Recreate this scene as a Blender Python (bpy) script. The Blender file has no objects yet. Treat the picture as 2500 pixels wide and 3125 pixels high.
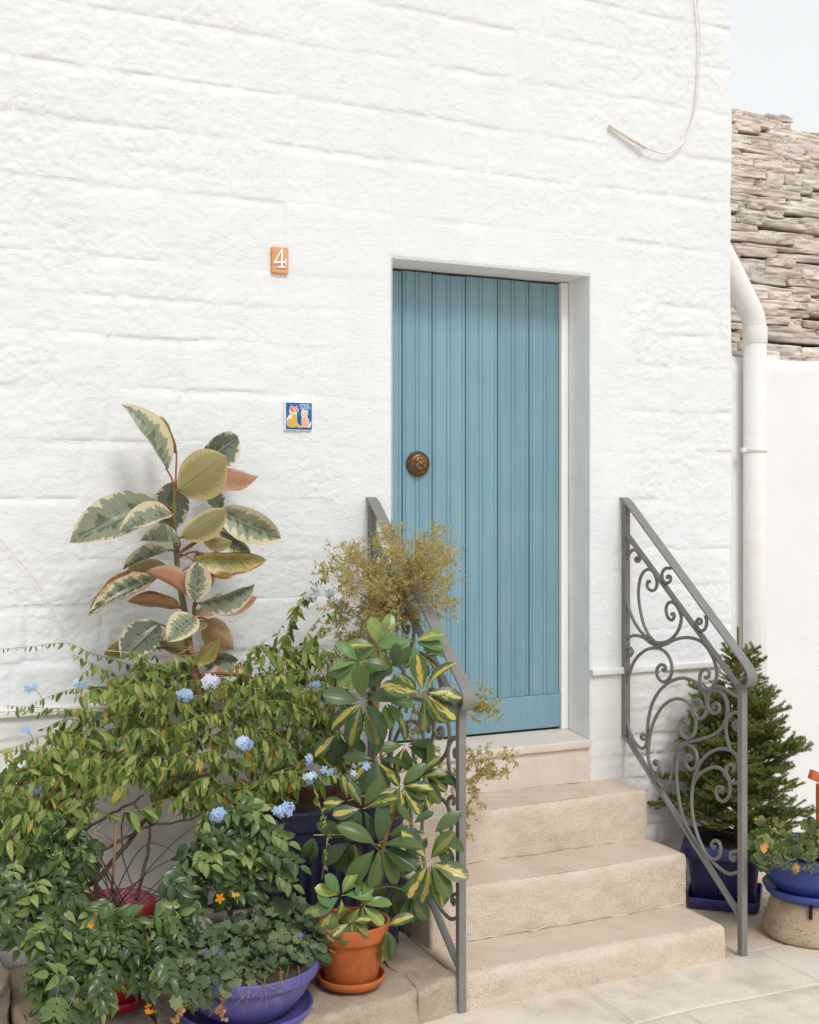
import bpy, math, random
import numpy as np
from mathutils import Matrix, Vector

random.seed(7)
RS = np.random.RandomState(11)
SC = bpy.context.scene
COL = SC.collection

# ------------------------------------------------------------------ camera, sky, sun, exposure
TH = math.atan(1730 / 3715.0)          # the camera is turned this far to the right of the facade's normal
FPX, HZ = 3715.0, 1530.0
CS, SN = math.cos(TH), math.sin(TH)
CAM = np.array([-1.758, -4.111, 1.60])
RV, FV, UV_ = np.array([CS, -SN, 0]), np.array([SN, CS, 0]), np.array([0, 0, 1.0])

cd = bpy.data.cameras.new("camera")
cam = bpy.data.objects.new("camera", cd)
COL.objects.link(cam)
SC.camera = cam
cam.location = CAM
cam.rotation_euler = (math.radians(90), 0, -TH)
cd.sensor_fit = 'VERTICAL'
cd.sensor_height = 36.0
cd.lens = 36.0 * FPX / 3125
cd.shift_y = -(1562.5 - HZ) / 3125
cd.clip_start, cd.clip_end = 0.05, 500

w = bpy.data.worlds.new("World")
SC.world = w
w.use_nodes = True
wn = w.node_tree
wn.nodes.clear()
sky = wn.nodes.new("ShaderNodeTexSky")
sky.sky_type = 'NISHITA'
sky.sun_disc = False
SUN_EL, SUN_AZ = math.radians(47), math.radians(178)
sky.sun_elevation, sky.sun_rotation = SUN_EL, SUN_AZ
sky.air_density, sky.dust_density, sky.ozone_density = 1.0, 4.0, 1.0
hs = wn.nodes.new("ShaderNodeHueSaturation")
hs.inputs['Saturation'].default_value = 0.10
bg = wn.nodes.new("ShaderNodeBackground")
bg.inputs['Strength'].default_value = 0.15
wo = wn.nodes.new("ShaderNodeOutputWorld")
wn.links.new(sky.outputs[0], hs.inputs['Color'])
cloud = wn.nodes.new("ShaderNodeMix")       # an even, bright cloud layer over most of the sky
cloud.data_type = 'RGBA'
cloud.inputs[0].default_value = 0.85
cloud.inputs[7].default_value = (5.85, 6.08, 6.15, 1)
wn.links.new(hs.outputs[0], cloud.inputs[6])
wn.links.new(cloud.outputs[2], bg.inputs['Color'])
wn.links.new(bg.outputs[0], wo.inputs['Surface'])

sd = bpy.data.lights.new("sun", 'SUN')
sd.energy, sd.angle, sd.color = 1.4, math.radians(16), (1.0, 0.985, 0.965)
sun = bpy.data.objects.new("sun", sd)
COL.objects.link(sun)
sdir = Vector((math.sin(SUN_AZ) * math.cos(SUN_EL), math.cos(SUN_AZ) * math.cos(SUN_EL), math.sin(SUN_EL)))
sun.rotation_euler = sdir.to_track_quat('Z', 'Y').to_euler()
sun.location = (0, -6, 9)

SC.view_settings.view_transform = 'Standard'
SC.view_settings.look = 'None'
SC.view_settings.gamma = 1
SC.view_settings.use_curve_mapping = False
SC.view_settings.exposure = 0.13
SC.render.engine = 'CYCLES'
SC.cycles.max_bounces = 8
SC.cycles.diffuse_bounces = 6
SC.cycles.transparent_max_bounces = 4
SC.cycles.use_denoising = True


# ------------------------------------------------------------------ measuring helpers (photo pixel -> point on a real plane)
def ray(px, py):
    return RV * (px - 1250) / FPX + FV + UV_ * (HZ - py) / FPX


def at_y(px, py, y=0.0):
    d = ray(px, py)
    return CAM + d * (y - CAM[1]) / d[1]


def at_x(px, py, x):
    d = ray(px, py)
    return CAM + d * (x - CAM[0]) / d[0]


def at_z(px, py, z=0.0):
    d = ray(px, py)
    return CAM + d * (z - CAM[2]) / d[2]


def crop(ox, oy, s):
    return lambda x, y: (ox + x / s, oy + y / s)


cD = crop(0, 0, 0.69)
c4 = crop(0, 2125, 1.725)
c5 = crop(800, 1500, 2.029)
c6 = crop(800, 2225, 1.9167)
c7 = crop(1800, 1450, 2.396)
c8 = crop(1700, 2225, 2.156)
cE = crop(1850, 2000, 2.696)
cR = crop(200, 1200, 2.396)
cK = crop(1800, 0, 1.874)


# ------------------------------------------------------------------ noise
TAB = np.random.RandomState(3).rand(64, 64, 64)


def n3(p):
    p = np.asarray(p, float)
    i = np.floor(p).astype(int)
    f = p - i
    f = f * f * (3 - 2 * f)
    r = 0
    for dx in (0, 1):
        for dy in (0, 1):
            for dz in (0, 1):
                wgt = (f[..., 0] if dx else 1 - f[..., 0]) * (f[..., 1] if dy else 1 - f[..., 1]) * (f[..., 2] if dz else 1 - f[..., 2])
                r = r + wgt * TAB[(i[..., 0] + dx) % 64, (i[..., 1] + dy) % 64, (i[..., 2] + dz) % 64]
    return r * 2 - 1


def fbm(p, octv=4, gain=0.5):
    p = np.asarray(p, float)
    a, s, r = 1.0, 0.0, 0
    for k in range(octv):
        r = r + a * n3(p * (2.03 ** k) + 17.3 * k)
        s += a
        a *= gain
    return r / s


def sstep(a, b, x):
    t = np.clip((x - a) / (b - a), 0, 1)
    return t * t * (3 - 2 * t)


# ------------------------------------------------------------------ objects
WM = {}


def T(v):
    return Matrix.Translation(Vector([float(c) for c in v]))


def mesh_of(name, V, F, mats, smooth=True, uv=None, rnd=None, fmat=None):
    me = bpy.data.meshes.new(name)
    me.from_pydata([tuple(map(float, v)) for v in V], [], [tuple(map(int, f)) for f in F])
    if not isinstance(mats, (list, tuple)):
        mats = [mats]
    for m in mats:
        me.materials.append(m)
    if smooth:
        me.polygons.foreach_set('use_smooth', np.ones(len(me.polygons), bool))
    if fmat is not None:
        me.polygons.foreach_set('material_index', np.asarray(fmat, dtype=np.int32))
    if uv is not None:
        ul = me.uv_layers.new(name="UVMap")
        li = np.zeros(len(me.loops), np.int32)
        me.loops.foreach_get('vertex_index', li)
        ul.data.foreach_set('uv', np.asarray(uv, float)[li].ravel())
    if rnd is not None:
        a = me.attributes.new("rnd", 'FLOAT', 'POINT')
        a.data.foreach_set('value', np.asarray(rnd, float))
    me.update()
    return me


def link(name, data, parent=None, M=None, **props):
    o = bpy.data.objects.new(name, data)
    COL.objects.link(o)
    M = Matrix.Identity(4) if M is None else M
    WM[o.name] = M
    if parent is not None:
        o.parent = parent
        o.matrix_basis = WM[parent.name].inverted() @ M
    else:
        o.matrix_basis = M
    for k, v in props.items():
        o[k] = v
    return o


def thing(name, loc, label, category, group=None):
    p = dict(label=label, category=category)
    if group:
        p['group'] = group
    return link(name, None, None, T(loc), **p)


class Geo:
    """collects vertices and faces of one mesh"""

    def __init__(s):
        s.V, s.F, s.UV, s.R, s.FM, s.n = [], [], [], [], [], 0

    def add(s, V, F, uv=None, rnd=0.0, fm=0):
        V = np.asarray(V, float)
        s.V.append(V)
        s.F.extend([tuple(i + s.n for i in f) for f in F])
        s.FM.extend([fm] * len(F))
        s.UV.append(np.zeros((len(V), 2)) if uv is None else np.asarray(uv, float))
        s.R.append(np.full(len(V), rnd))
        s.n += len(V)
        return s

    def mesh(s, name, mats, smooth=True):
        return mesh_of(name, np.concatenate(s.V), s.F, mats, smooth, np.concatenate(s.UV), np.concatenate(s.R), s.FM)


def catmull(P, n=6, closed=False):
    P = np.asarray(P, float)
    out = []
    m = len(P)
    for i in range(m - 1):
        p0, p1, p2, p3 = P[max(i - 1, 0)], P[i], P[i + 1], P[min(i + 2, m - 1)]
        for t in np.linspace(0, 1, n, endpoint=False):
            out.append(0.5 * (2 * p1 + (p2 - p0) * t + (2 * p0 - 5 * p1 + 4 * p2 - p3) * t * t + (3 * p1 - p0 - 3 * p2 + p3) * t ** 3))
    out.append(P[-1])
    return np.array(out)


def tube(P, r, n=8, cap=True):
    P = np.asarray(P, float)
    m = len(P)
    r = np.broadcast_to(np.asarray(r, float), (m,)) if np.ndim(r) else np.full(m, r)
    t = np.gradient(P, axis=0)
    t /= np.linalg.norm(t, axis=1)[:, None] + 1e-12
    u = np.cross(t[0], [0.3, 0.2, 0.93])
    if np.linalg.norm(u) < 1e-3:
        u = np.cross(t[0], [1, 0, 0])
    u /= np.linalg.norm(u)
    V = []
    ang = np.arange(n) * 2 * math.pi / n
    for i in range(m):
        u = u - t[i] * (u @ t[i])
        u /= np.linalg.norm(u) + 1e-12
        v = np.cross(t[i], u)
        V.append(P[i] + r[i] * (np.cos(ang)[:, None] * u + np.sin(ang)[:, None] * v))
    F = []
    for i in range(m - 1):
        for k in range(n):
            k2 = (k + 1) % n
            F.append((i * n + k, i * n + k2, (i + 1) * n + k2, (i + 1) * n + k))
    if cap:
        F.append(tuple(range(n - 1, -1, -1)))
        F.append(tuple((m - 1) * n + k for k in range(n)))
    return np.concatenate(V), F


def box(lo, hi):
    x0, y0, z0 = lo
    x1, y1, z1 = hi
    V = [(x0, y0, z0), (x1, y0, z0), (x1, y1, z0), (x0, y1, z0), (x0, y0, z1), (x1, y0, z1), (x1, y1, z1), (x0, y1, z1)]
    F = [(3, 2, 1, 0), (4, 5, 6, 7), (0, 1, 5, 4), (1, 2, 6, 5), (2, 3, 7, 6), (3, 0, 4, 7)]
    return np.array(V, float), F


def axis_pts(L, r, step):
    n = max(1, int(round((L - 2 * r) / step)))
    return np.concatenate([[0, 0.3 * r, 0.65 * r], np.linspace(r, L - r, n + 1), [L - .65 * r, L - .3 * r, L]])


def rbox(lo, hi, r=0.01, step=0.03, amp=0.0, freq=20.0, seed=0, octv=4, coarse=False):
    """rounded box with an uneven surface; sits on a lattice so that it stays one closed skin"""
    lo, hi = np.array(lo, float), np.array(hi, float)
    S = hi - lo
    r = min(r, 0.45 * S.min())
    if coarse:
        ax = [np.array([0, r * .5, *np.linspace(r * 1.6, S[k] - r * 1.6, max(1, int(S[k] / step)) + 1), S[k] - r * .5, S[k]]) for k in range(3)]
    else:
        ax = [axis_pts(S[k], r, step) for k in range(3)]
    nn = [len(a) for a in ax]
    idx = {}
    V = []

    def vid(i, j, k):
        key = (i, j, k)
        if key not in idx:
            idx[key] = len(V)
            V.append((ax[0][i], ax[1][j], ax[2][k]))
        return idx[key]

    F = []
    X, Y, Z = nn[0] - 1, nn[1] - 1, nn[2] - 1
    for i in range(X):
        for j in range(Y):
            F.append((vid(i, j, 0), vid(i, j + 1, 0), vid(i + 1, j + 1, 0), vid(i + 1, j, 0)))
            F.append((vid(i, j, Z), vid(i + 1, j, Z), vid(i + 1, j + 1, Z), vid(i, j + 1, Z)))
    for i in range(X):
        for k in range(Z):
            F.append((vid(i, 0, k), vid(i + 1, 0, k), vid(i + 1, 0, k + 1), vid(i, 0, k + 1)))
            F.append((vid(i, Y, k), vid(i, Y, k + 1), vid(i + 1, Y, k + 1), vid(i + 1, Y, k)))
    for j in range(Y):
        for k in range(Z):
            F.append((vid(0, j, k), vid(0, j, k + 1), vid(0, j + 1, k + 1), vid(0, j + 1, k)))
            F.append((vid(X, j, k), vid(X, j + 1, k), vid(X, j + 1, k + 1), vid(X, j, k + 1)))
    P = np.array(V)
    q = np.clip(P, r, S - r)
    d = P - q
    L = np.linalg.norm(d, axis=1)[:, None]
    nrm = d / np.maximum(L, 1e-9)
    P = np.where(L > 1e-9, q + nrm * r, P)
    if amp:
        h = fbm(P * freq + seed * 7.13, octv)
        P = P + nrm * (h * amp)[:, None]
    return P + lo, F


def lathe(prof, n=40, c=(0, 0, 0), sx=1.0, rot=0.0, ripple=None):
    """prof: list of (radius, height)"""
    V, F = [], []
    m = len(prof)
    for k in range(n):
        a = 2 * math.pi * k / n
        for i, (r, z) in enumerate(prof):
            rr = r * (1 + (ripple(a, i) if ripple else 0))
            x, y = rr * math.cos(a) * sx, rr * math.sin(a)
            V.append((c[0] + x * math.cos(rot) - y * math.sin(rot), c[1] + x * math.sin(rot) + y * math.cos(rot), c[2] + z))
    for k in range(n):
        k2 = (k + 1) % n
        for i in range(m - 1):
            F.append((k * m + i, k2 * m + i, k2 * m + i + 1, k * m + i + 1))
    return np.array(V), F


# ------------------------------------------------------------------ materials
class NT:
    def __init__(s, name):
        s.m = bpy.data.materials.new(name)
        s.m.use_nodes = True
        s.t = s.m.node_tree
        s.t.nodes.clear()
        s.out = s.t.nodes.new("ShaderNodeOutputMaterial")
        s.b = s.t.nodes.new("ShaderNodeBsdfPrincipled")
        s.l(s.b.outputs[0], s.out.inputs['Surface'])

    def n(s, typ, **kw):
        nd = s.t.nodes.new("ShaderNode" + typ)
        for k, v in kw.items():
            if k in nd.inputs:
                nd.inputs[k].default_value = v
            else:
                setattr(nd, k, v)
        return nd

    def l(s, a, b):
        s.t.links.new(a, b)

    def val(s, x):
        return x

    def math(s, op, a, b=None, clamp=False):
        nd = s.t.nodes.new("ShaderNodeMath")
        nd.operation = op
        nd.use_clamp = clamp
        for i, v in enumerate((a, b)):
            if v is None:
                continue
            if isinstance(v, (int, float)):
                nd.inputs[i].default_value = v
            else:
                s.l(v, nd.inputs[i])
        return nd.outputs[0]

    def noise(s, vec, scale, detail=4, rough=0.55):
        nd = s.n("TexNoise", Scale=scale, Detail=detail, Roughness=rough)
        if vec is not None:
            s.l(vec, nd.inputs['Vector'])
        return nd.outputs['Fac']

    def ramp(s, fac, stops, interp='LINEAR'):
        nd = s.t.nodes.new("ShaderNodeValToRGB")
        cr = nd.color_ramp
        cr.interpolation = interp
        while len(cr.elements) > 2:
            cr.elements.remove(cr.elements[-1])
        for i, (p, c) in enumerate(stops):
            e = cr.elements[i] if i < 2 else cr.elements.new(p)
            e.position = p
            e.color = (c[0], c[1], c[2], 1) if not isinstance(c, (int, float)) else (c, c, c, 1)
        s.l(fac, nd.inputs[0])
        return nd.outputs[0]

    def mix(s, fac, a, b, typ='MIX'):
        nd = s.t.nodes.new("ShaderNodeMix")
        nd.data_type = 'RGBA'
        nd.blend_type = typ
        for key, v in ((0, fac), (6, a), (7, b)):
            if isinstance(v, (int, float)):
                nd.inputs[key].default_value = v
            elif isinstance(v, tuple):
                nd.inputs[key].default_value = (*v, 1)
            else:
                s.l(v, nd.inputs[key])
        return nd.outputs[2]

    def bump(s, h, strength=0.5, dist=0.01, normal=None):
        nd = s.n("Bump", Strength=strength, Distance=dist)
        s.l(h, nd.inputs['Height'])
        if normal is not None:
            s.l(normal, nd.inputs['Normal'])
        s.l(nd.outputs[0], s.b.inputs['Normal'])
        return nd.outputs[0]

    def pos(s):
        return s.n("NewGeometry").outputs['Position']

    def obj(s):
        return s.n("TexCoord").outputs['Object']

    def scaled(s, vec, sc):
        nd = s.n("Mapping")
        nd.inputs['Scale'].default_value = sc
        s.l(vec, nd.inputs['Vector'])
        return nd.outputs[0]


def simple(name, col, rough=0.6, var=0.12, scale=30, metal=0.0, bump=0.0, spec=0.4):
    g = NT(name)
    p = g.obj()
    f = g.noise(p, scale, 5)
    lo = tuple(c * (1 - var) for c in col)
    hi = tuple(min(1, c * (1 + var)) for c in col)
    c = g.ramp(f, [(0.3, lo), (0.7, hi)])
    g.l(c, g.b.inputs['Base Color'])
    g.b.inputs['Roughness'].default_value = rough
    g.b.inputs['Metallic'].default_value = metal
    g.b.inputs['Specular IOR Level'].default_value = spec
    if bump:
        g.bump(g.noise(p, scale * 6, 5), bump, 0.003)
    return g.m


def whitewash(name, base=(0.768, 0.783, 0.803), dirt=0.25, fine=1.0):
    g = NT(name)
    p = g.pos()
    a = g.noise(p, 2.2, 5, 0.6)
    c = g.ramp(a, [(0.3, tuple(x * 0.955 for x in base)), (0.62, base)])
    # limewash worn to warm stone in a few places, most of it just above the ledge and at the foot of the wall
    sp = g.n("SeparateXYZ")
    g.l(p, sp.inputs[0])
    low = g.ramp(sp.outputs['Z'], [(0.0, 0.75), (0.75, 0.30), (0.88, 0.12), (0.95, 0.55), (1.0, 0.22)])
    low2 = g.n("MapRange")
    low2.inputs['From Min'].default_value = 0.0
    low2.inputs['From Max'].default_value = 1.02
    g.l(sp.outputs['Z'], low2.inputs[0])
    lowr = g.ramp(low2.outputs[0], [(0.0, 0.62), (0.5, 0.42), (0.88, 0.35), (0.94, 0.60), (1.0, 0.20)])
    st = g.noise(g.scaled(p, (1.2, 1.2, 3.0)), 5.0, 6, 0.65)
    m = g.math('MULTIPLY', g.ramp(st, [(0.48, 0.0), (0.75, 1.0)]), lowr)
    c = g.mix(g.math('MULTIPLY', m, dirt * 2.4), c, (0.66, 0.55, 0.46))
    sp2 = g.noise(p, 16, 6, 0.7)
    c = g.mix(g.math('MULTIPLY', g.ramp(sp2, [(0.66, 0.0), (0.80, 1.0)]), 0.18), c, (0.60, 0.56, 0.52))
    g.l(c, g.b.inputs['Base Color'])
    g.b.inputs['Roughness'].default_value = 0.85
    g.b.inputs['Specular IOR Level'].default_value = 0.2
    patch = g.ramp(g.noise(p, 7, 3), [(0.35, 0.35), (0.65, 1.0)])
    h = g.math('ADD', g.math('MULTIPLY', g.noise(g.scaled(p, (1, 1, 1.5)), 48, 6, 0.68), 1.0), g.math('MULTIPLY', g.noise(p, 150, 4), 0.30))
    g.bump(g.math('MULTIPLY', h, patch), 0.60 * fine, 0.008)
    return g.m


def limestone(name, lo, hi, stain=(0.42, 0.27, 0.15), stain_amt=0.6, grain=1.0, rough=0.85, pits=0.0, gscale=1.0, dirt=None, speck=0.0, vary=0.0, bd=0.006):
    dirt = 0.30 * grain if dirt is None else dirt
    g = NT(name)
    p = g.pos()
    a = g.noise(p, 4.5, 6, 0.62)
    c = g.ramp(a, [(0.28, lo), (0.72, hi)])
    b = g.noise(p, 210 * gscale, 4, 0.7)
    c = g.mix(g.ramp(b, [(0.36, 0.30 * min(grain, 1)), (0.50, 0.0)]), c, tuple(x * 0.60 for x in lo))
    s = g.noise(p, 6.5, 7, 0.72)
    c = g.mix(g.math('MULTIPLY', g.ramp(s, [(0.50, 0.0), (0.72, 1.0)]), stain_amt), c, stain)
    s2 = g.math('MULTIPLY', g.noise(g.scaled(p, (1, 1, 1.6)), 3.2, 6, 0.7), g.math('ADD', 0.45, g.noise(p, 120, 4, 0.7)))
    c = g.mix(g.math('MULTIPLY', g.ramp(s2, [(0.46, 0.0), (0.62, 1.0)]), dirt), c, tuple(x * 0.60 for x in lo))
    if speck:
        sm_ = g.math('MULTIPLY', g.ramp(g.noise(p, 115, 5, 0.75), [(0.50, 0.0), (0.60, 1.0)]), g.ramp(g.noise(p, 5.5, 5, 0.65), [(0.42, 0.0), (0.62, 1.0)]))
        c = g.mix(g.math('MULTIPLY', sm_, speck), c, (0.34, 0.255, 0.175))
    if vary:
        rv_ = g.n('ObjectInfo').outputs['Random']
        c = g.mix(1.0, c, g.ramp(rv_, [(0.0, 1 - vary), (1.0, 1 + vary * 0.6)]), 'MULTIPLY')
    d = g.noise(p, 60, 5, 0.65)
    c = g.mix(g.math('MULTIPLY', g.ramp(d, [(0.66, 0.0), (0.76, 1.0)]), 0.35 * min(grain, 1)), c, tuple(x * 0.5 for x in lo))
    if pits:
        vo = g.n("TexVoronoi", Scale=55)
        g.l(p, vo.inputs['Vector'])
        pm = g.ramp(vo.outputs['Distance'], [(0.12, 1.0), (0.22, 0.0)])
        c = g.mix(g.math('MULTIPLY', pm, pits), c, tuple(x * 0.25 for x in lo))
    g.l(c, g.b.inputs['Base Color'])
    g.b.inputs['Roughness'].default_value = rough
    g.b.inputs['Specular IOR Level'].default_value = 0.2
    h = g.math('ADD', g.math('MULTIPLY', b, 1.0), g.math('MULTIPLY', g.noise(p, 30, 5), 0.8))
    g.bump(h, min(1.0, 0.6 * grain), bd)
    return g.m


def rnd_fac(g):
    """one number per leaf: from the object, or from the leaf's own value inside a joined mesh"""
    at = g.n("Attribute", attribute_name="rnd")
    oi = g.n("ObjectInfo")
    return g.math('FRACT', g.math('ADD', at.outputs['Fac'], oi.outputs['Random']))


def leaf_out(g, col, trans=0.30, rough=0.45, spec=0.4, back=None):
    if back is not None:
        bf = g.n("NewGeometry").outputs['Backfacing']
        col = g.mix(bf, col, back)
    g.l(col, g.b.inputs['Base Color'])
    g.b.inputs['Roughness'].default_value = rough
    g.b.inputs['Specular IOR Level'].default_value = spec
    tr = g.n("BsdfTranslucent")
    g.l(g.mix(0.5, col, (0.25, 0.30, 0.03), 'MULTIPLY') if False else col, tr.inputs['Color'])
    mx = g.n("MixShader")
    mx.inputs[0].default_value = trans
    g.l(g.b.outputs[0], mx.inputs[1])
    g.l(tr.outputs[0], mx.inputs[2])
    g.l(mx.outputs[0], g.out.inputs['Surface'])


def uvxy(g):
    tc = g.n("TexCoord")
    sp = g.n("SeparateXYZ")
    g.l(tc.outputs['UV'], sp.inputs[0])
    u = g.math('ABSOLUTE', g.math('SUBTRACT', g.math('MULTIPLY', sp.outputs['X'], 2.0), 1.0))
    return u, sp.outputs['Y'], tc.outputs['UV'], sp.outputs['X']


def leaf_mat(name, stops, trans=0.3, rough=0.45, spec=0.4, vein=0.25, tip=None, back=0.0):
    g = NT(name)
    r = rnd_fac(g)
    c = g.ramp(r, stops)
    u, v, uvv, ux = uvxy(g)
    p = g.obj()
    nz = g.noise(p, 60, 4)
    c = g.mix(0.35, c, g.ramp(nz, [(0.3, 0.55), (0.7, 1.35)]), 'MULTIPLY')
    if vein:
        vm = g.ramp(u, [(0.0, 1.0), (0.09, 0.0)])
        c = g.mix(g.math('MULTIPLY', vm, vein), c, (0.22, 0.26, 0.09))
    if tip is not None:
        tm = g.math('MULTIPLY', g.ramp(v, [(0.72, 0.0), (1.0, 1.0)]), g.ramp(r, [(0.75, 0.0), (0.9, 1.0)]))
        c = g.mix(tm, c, tip)
    if back:
        bf = g.n("NewGeometry").outputs['Backfacing']
        c = g.mix(g.math('MULTIPLY', bf, back), c, (0.20, 0.24, 0.12))
    leaf_out(g, c, trans, rough, spec)
    g.bump(g.ramp(u, [(0.0, 0.0), (0.12, 1.0)]), 0.35, 0.002)
    return g.m


def rubber_mat(name, green=(0.100, 0.122, 0.074), grey=(0.235, 0.25, 0.175), cream=(0.57, 0.51, 0.36),
               under=(0.33, 0.27, 0.13), under2=(0.46, 0.36, 0.20), edge=0.62, dry=0.0, drycol=(0.20, 0.08, 0.03)):
    """variegated rubber plant leaf: dark and grey-green streaks along the side veins, cream margin, tan underside"""
    g = NT(name)
    u, v, uvv, ux = uvxy(g)
    oi = g.n("ObjectInfo").outputs['Random']
    off = g.n("CombineXYZ")
    g.l(g.math('MULTIPLY', oi, 37.0), off.inputs['X'])
    g.l(g.math('MULTIPLY', oi, 91.0), off.inputs['Y'])
    # shear so that streaks run obliquely from the midrib like the side veins
    sh = g.n("CombineXYZ")
    g.l(g.math('MULTIPLY', u, 0.42), sh.inputs['X'])
    g.l(g.math('MULTIPLY', g.math('SUBTRACT', v, g.math('MULTIPLY', u, 0.14)), 9.0), sh.inputs['Y'])
    add = g.n("VectorMath", operation='ADD')
    g.l(sh.outputs[0], add.inputs[0])
    g.l(off.outputs[0], add.inputs[1])
    side = g.n("CombineXYZ")
    g.l(g.math('MULTIPLY', g.math('GREATER_THAN', ux, 0.5), 13.0), side.inputs['Z'])
    add2 = g.n("VectorMath", operation='ADD')
    g.l(add.outputs[0], add2.inputs[0])
    g.l(side.outputs[0], add2.inputs[1])
    vec = add2.outputs[0]
    st = g.noise(vec, 1.6, 3, 0.55)
    fine = g.noise(vec, 7.0, 3, 0.5)
    m1 = g.ramp(g.math('ADD', g.math('MULTIPLY', u, 0.55), st), [(0.57, 0.0), (0.64, 1.0)])
    c = g.mix(m1, green, grey)
    c = g.mix(0.5, c, g.ramp(fine, [(0.3, 0.75), (0.7, 1.25)]), 'MULTIPLY')
    tipf = g.math('MULTIPLY', g.math('SUBTRACT', v, 0.5, True), 0.35)
    mm = g.math('ADD', g.math('ADD', u, tipf), g.math('MULTIPLY', g.math('SUBTRACT', st, 0.5), 1.25))
    cm = g.ramp(mm, [(edge, 0.0), (edge + 0.035, 1.0)])
    top = g.mix(cm, c, cream)
    bot = g.mix(g.ramp(g.math('ADD', u, g.math('MULTIPLY', g.math('SUBTRACT', fine, 0.5), 0.8)), [(0.62, 0.0), (0.85, 1.0)]), under, under2)
    bf = g.n("NewGeometry").outputs['Backfacing']
    # midrib
    rib = g.ramp(u, [(0.0, 1.0), (0.045, 0.0)])
    top = g.mix(g.math('MULTIPLY', rib, 0.7), top, (0.42, 0.45, 0.22))
    bot = g.mix(g.math('MULTIPLY', rib, 0.85), bot, (0.33, 0.10, 0.035))
    col = g.mix(bf, top, bot)
    if dry:
        e = g.math('ADD', g.math('ADD', u, g.math('MULTIPLY', v, 0.12)), g.math('MULTIPLY', g.math('SUBTRACT', g.noise(uvv, 9, 4), 0.5), 0.9))
        dm = g.ramp(e, [(1.0 - dry, 0.0), (1.08 - dry, 1.0)])
        col = g.mix(g.ramp(e, [(0.86 - dry, 0.0), (1.0 - dry, 0.7)]), col, (0.50, 0.28, 0.05))
        col = g.mix(dm, col, drycol)
    leaf_out(g, col, 0.16, 0.27, 0.5)
    g.bump(g.math('ADD', g.ramp(u, [(0.0, 0.0), (0.06, 1.0)]), g.math('MULTIPLY', fine, 0.25)), 0.3, 0.003)
    return g.m


def umbrella_mat(name, lightness=1.0, yellow=0.5):
    """schefflera leaflet: green rim, yellow splash along the middle on some leaflets"""
    g = NT(name)
    u, v, uvv, ux = uvxy(g)
    oi = g.n("ObjectInfo").outputs['Random']
    c = g.ramp(oi, [(0.0, tuple(x * lightness for x in (0.028, 0.055, 0.020))), (0.5, tuple(x * lightness for x in (0.045, 0.080, 0.026))),
                    (1.0, tuple(x * lightness for x in (0.075, 0.115, 0.030)))])
    off = g.n("CombineXYZ")
    g.l(g.math('MULTIPLY', oi, 53.0), off.inputs['Z'])
    sc = g.scaled(uvv, (2.4, 1.3, 1))
    add = g.n("VectorMath", operation='ADD')
    g.l(sc, add.inputs[0])
    g.l(off.outputs[0], add.inputs[1])
    st = g.noise(add.outputs[0], 2.2, 4, 0.65)
    r2 = g.math('FRACT', g.math('MULTIPLY', oi, 7.31))
    amt = g.ramp(r2, [(max(0.0, 1 - yellow - 0.2), 0.0), (min(1.0, 1 - yellow + 0.15), 1.0)])
    mm = g.math('ADD', g.math('MULTIPLY', g.math('SUBTRACT', 1.0, u), 0.80), g.math('MULTIPLY', g.math('SUBTRACT', st, 0.5), 1.7))
    ym = g.math('MULTIPLY', g.ramp(mm, [(0.50, 0.0), (0.56, 1.0)]), amt)
    c = g.mix(ym, c, tuple(min(1, x) for x in (0.58, 0.46, 0.11)))
    pale = g.math('MULTIPLY', g.ramp(g.math('ADD', mm, 0.2), [(0.50, 0.0), (0.56, 0.28)]), amt)
    c = g.mix(g.math('MULTIPLY', pale, g.math('SUBTRACT', 1.0, ym)), c, (0.16, 0.20, 0.05))
    rib = g.ramp(u, [(0.0, 1.0), (0.06, 0.0)])
    c = g.mix(g.math('MULTIPLY', rib, 0.35), c, (0.22, 0.25, 0.08))
    bf = g.n("NewGeometry").outputs['Backfacing']
    c = g.mix(g.math('MULTIPLY', bf, 0.6), c, (0.16, 0.17, 0.07))
    leaf_out(g, c, 0.20, 0.32, 0.5)
    g.bump(g.ramp(u, [(0.0, 0.0), (0.08, 1.0)]), 0.35, 0.002)
    return g.m


def ribbed(name, col, rough=0.5, streak=0.3, fade=None, bloom=0.22):
    g = NT(name)
    p = g.obj()
    a = g.noise(p, 9, 6, 0.65)
    c = g.ramp(a, [(0.3, tuple(x * 0.82 for x in col)), (0.7, tuple(min(1, x * 1.18) for x in col))])
    d = g.noise(g.scaled(p, (30, 30, 3)), 2.0, 5)
    c = g.mix(g.math('MULTIPLY', g.ramp(d, [(0.55, 0.0), (0.8, 1.0)]), streak), c, fade or tuple(min(1, x * 1.5 + 0.03) for x in col))
    lb = g.math('MULTIPLY', g.ramp(g.noise(p, 14, 6, 0.75), [(0.54, 0.0), (0.74, 1.0)]), bloom)
    c = g.mix(lb, c, (0.46, 0.42, 0.40))
    s = g.noise(p, 70, 4)
    c = g.mix(g.ramp(s, [(0.68, 0.0), (0.76, 0.45)]), c, (0.25, 0.20, 0.16))
    g.l(c, g.b.inputs['Base Color'])
    g.b.inputs['Roughness'].default_value = rough
    g.bump(g.noise(p, 130, 4), 0.15, 0.002)
    return g.m


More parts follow.
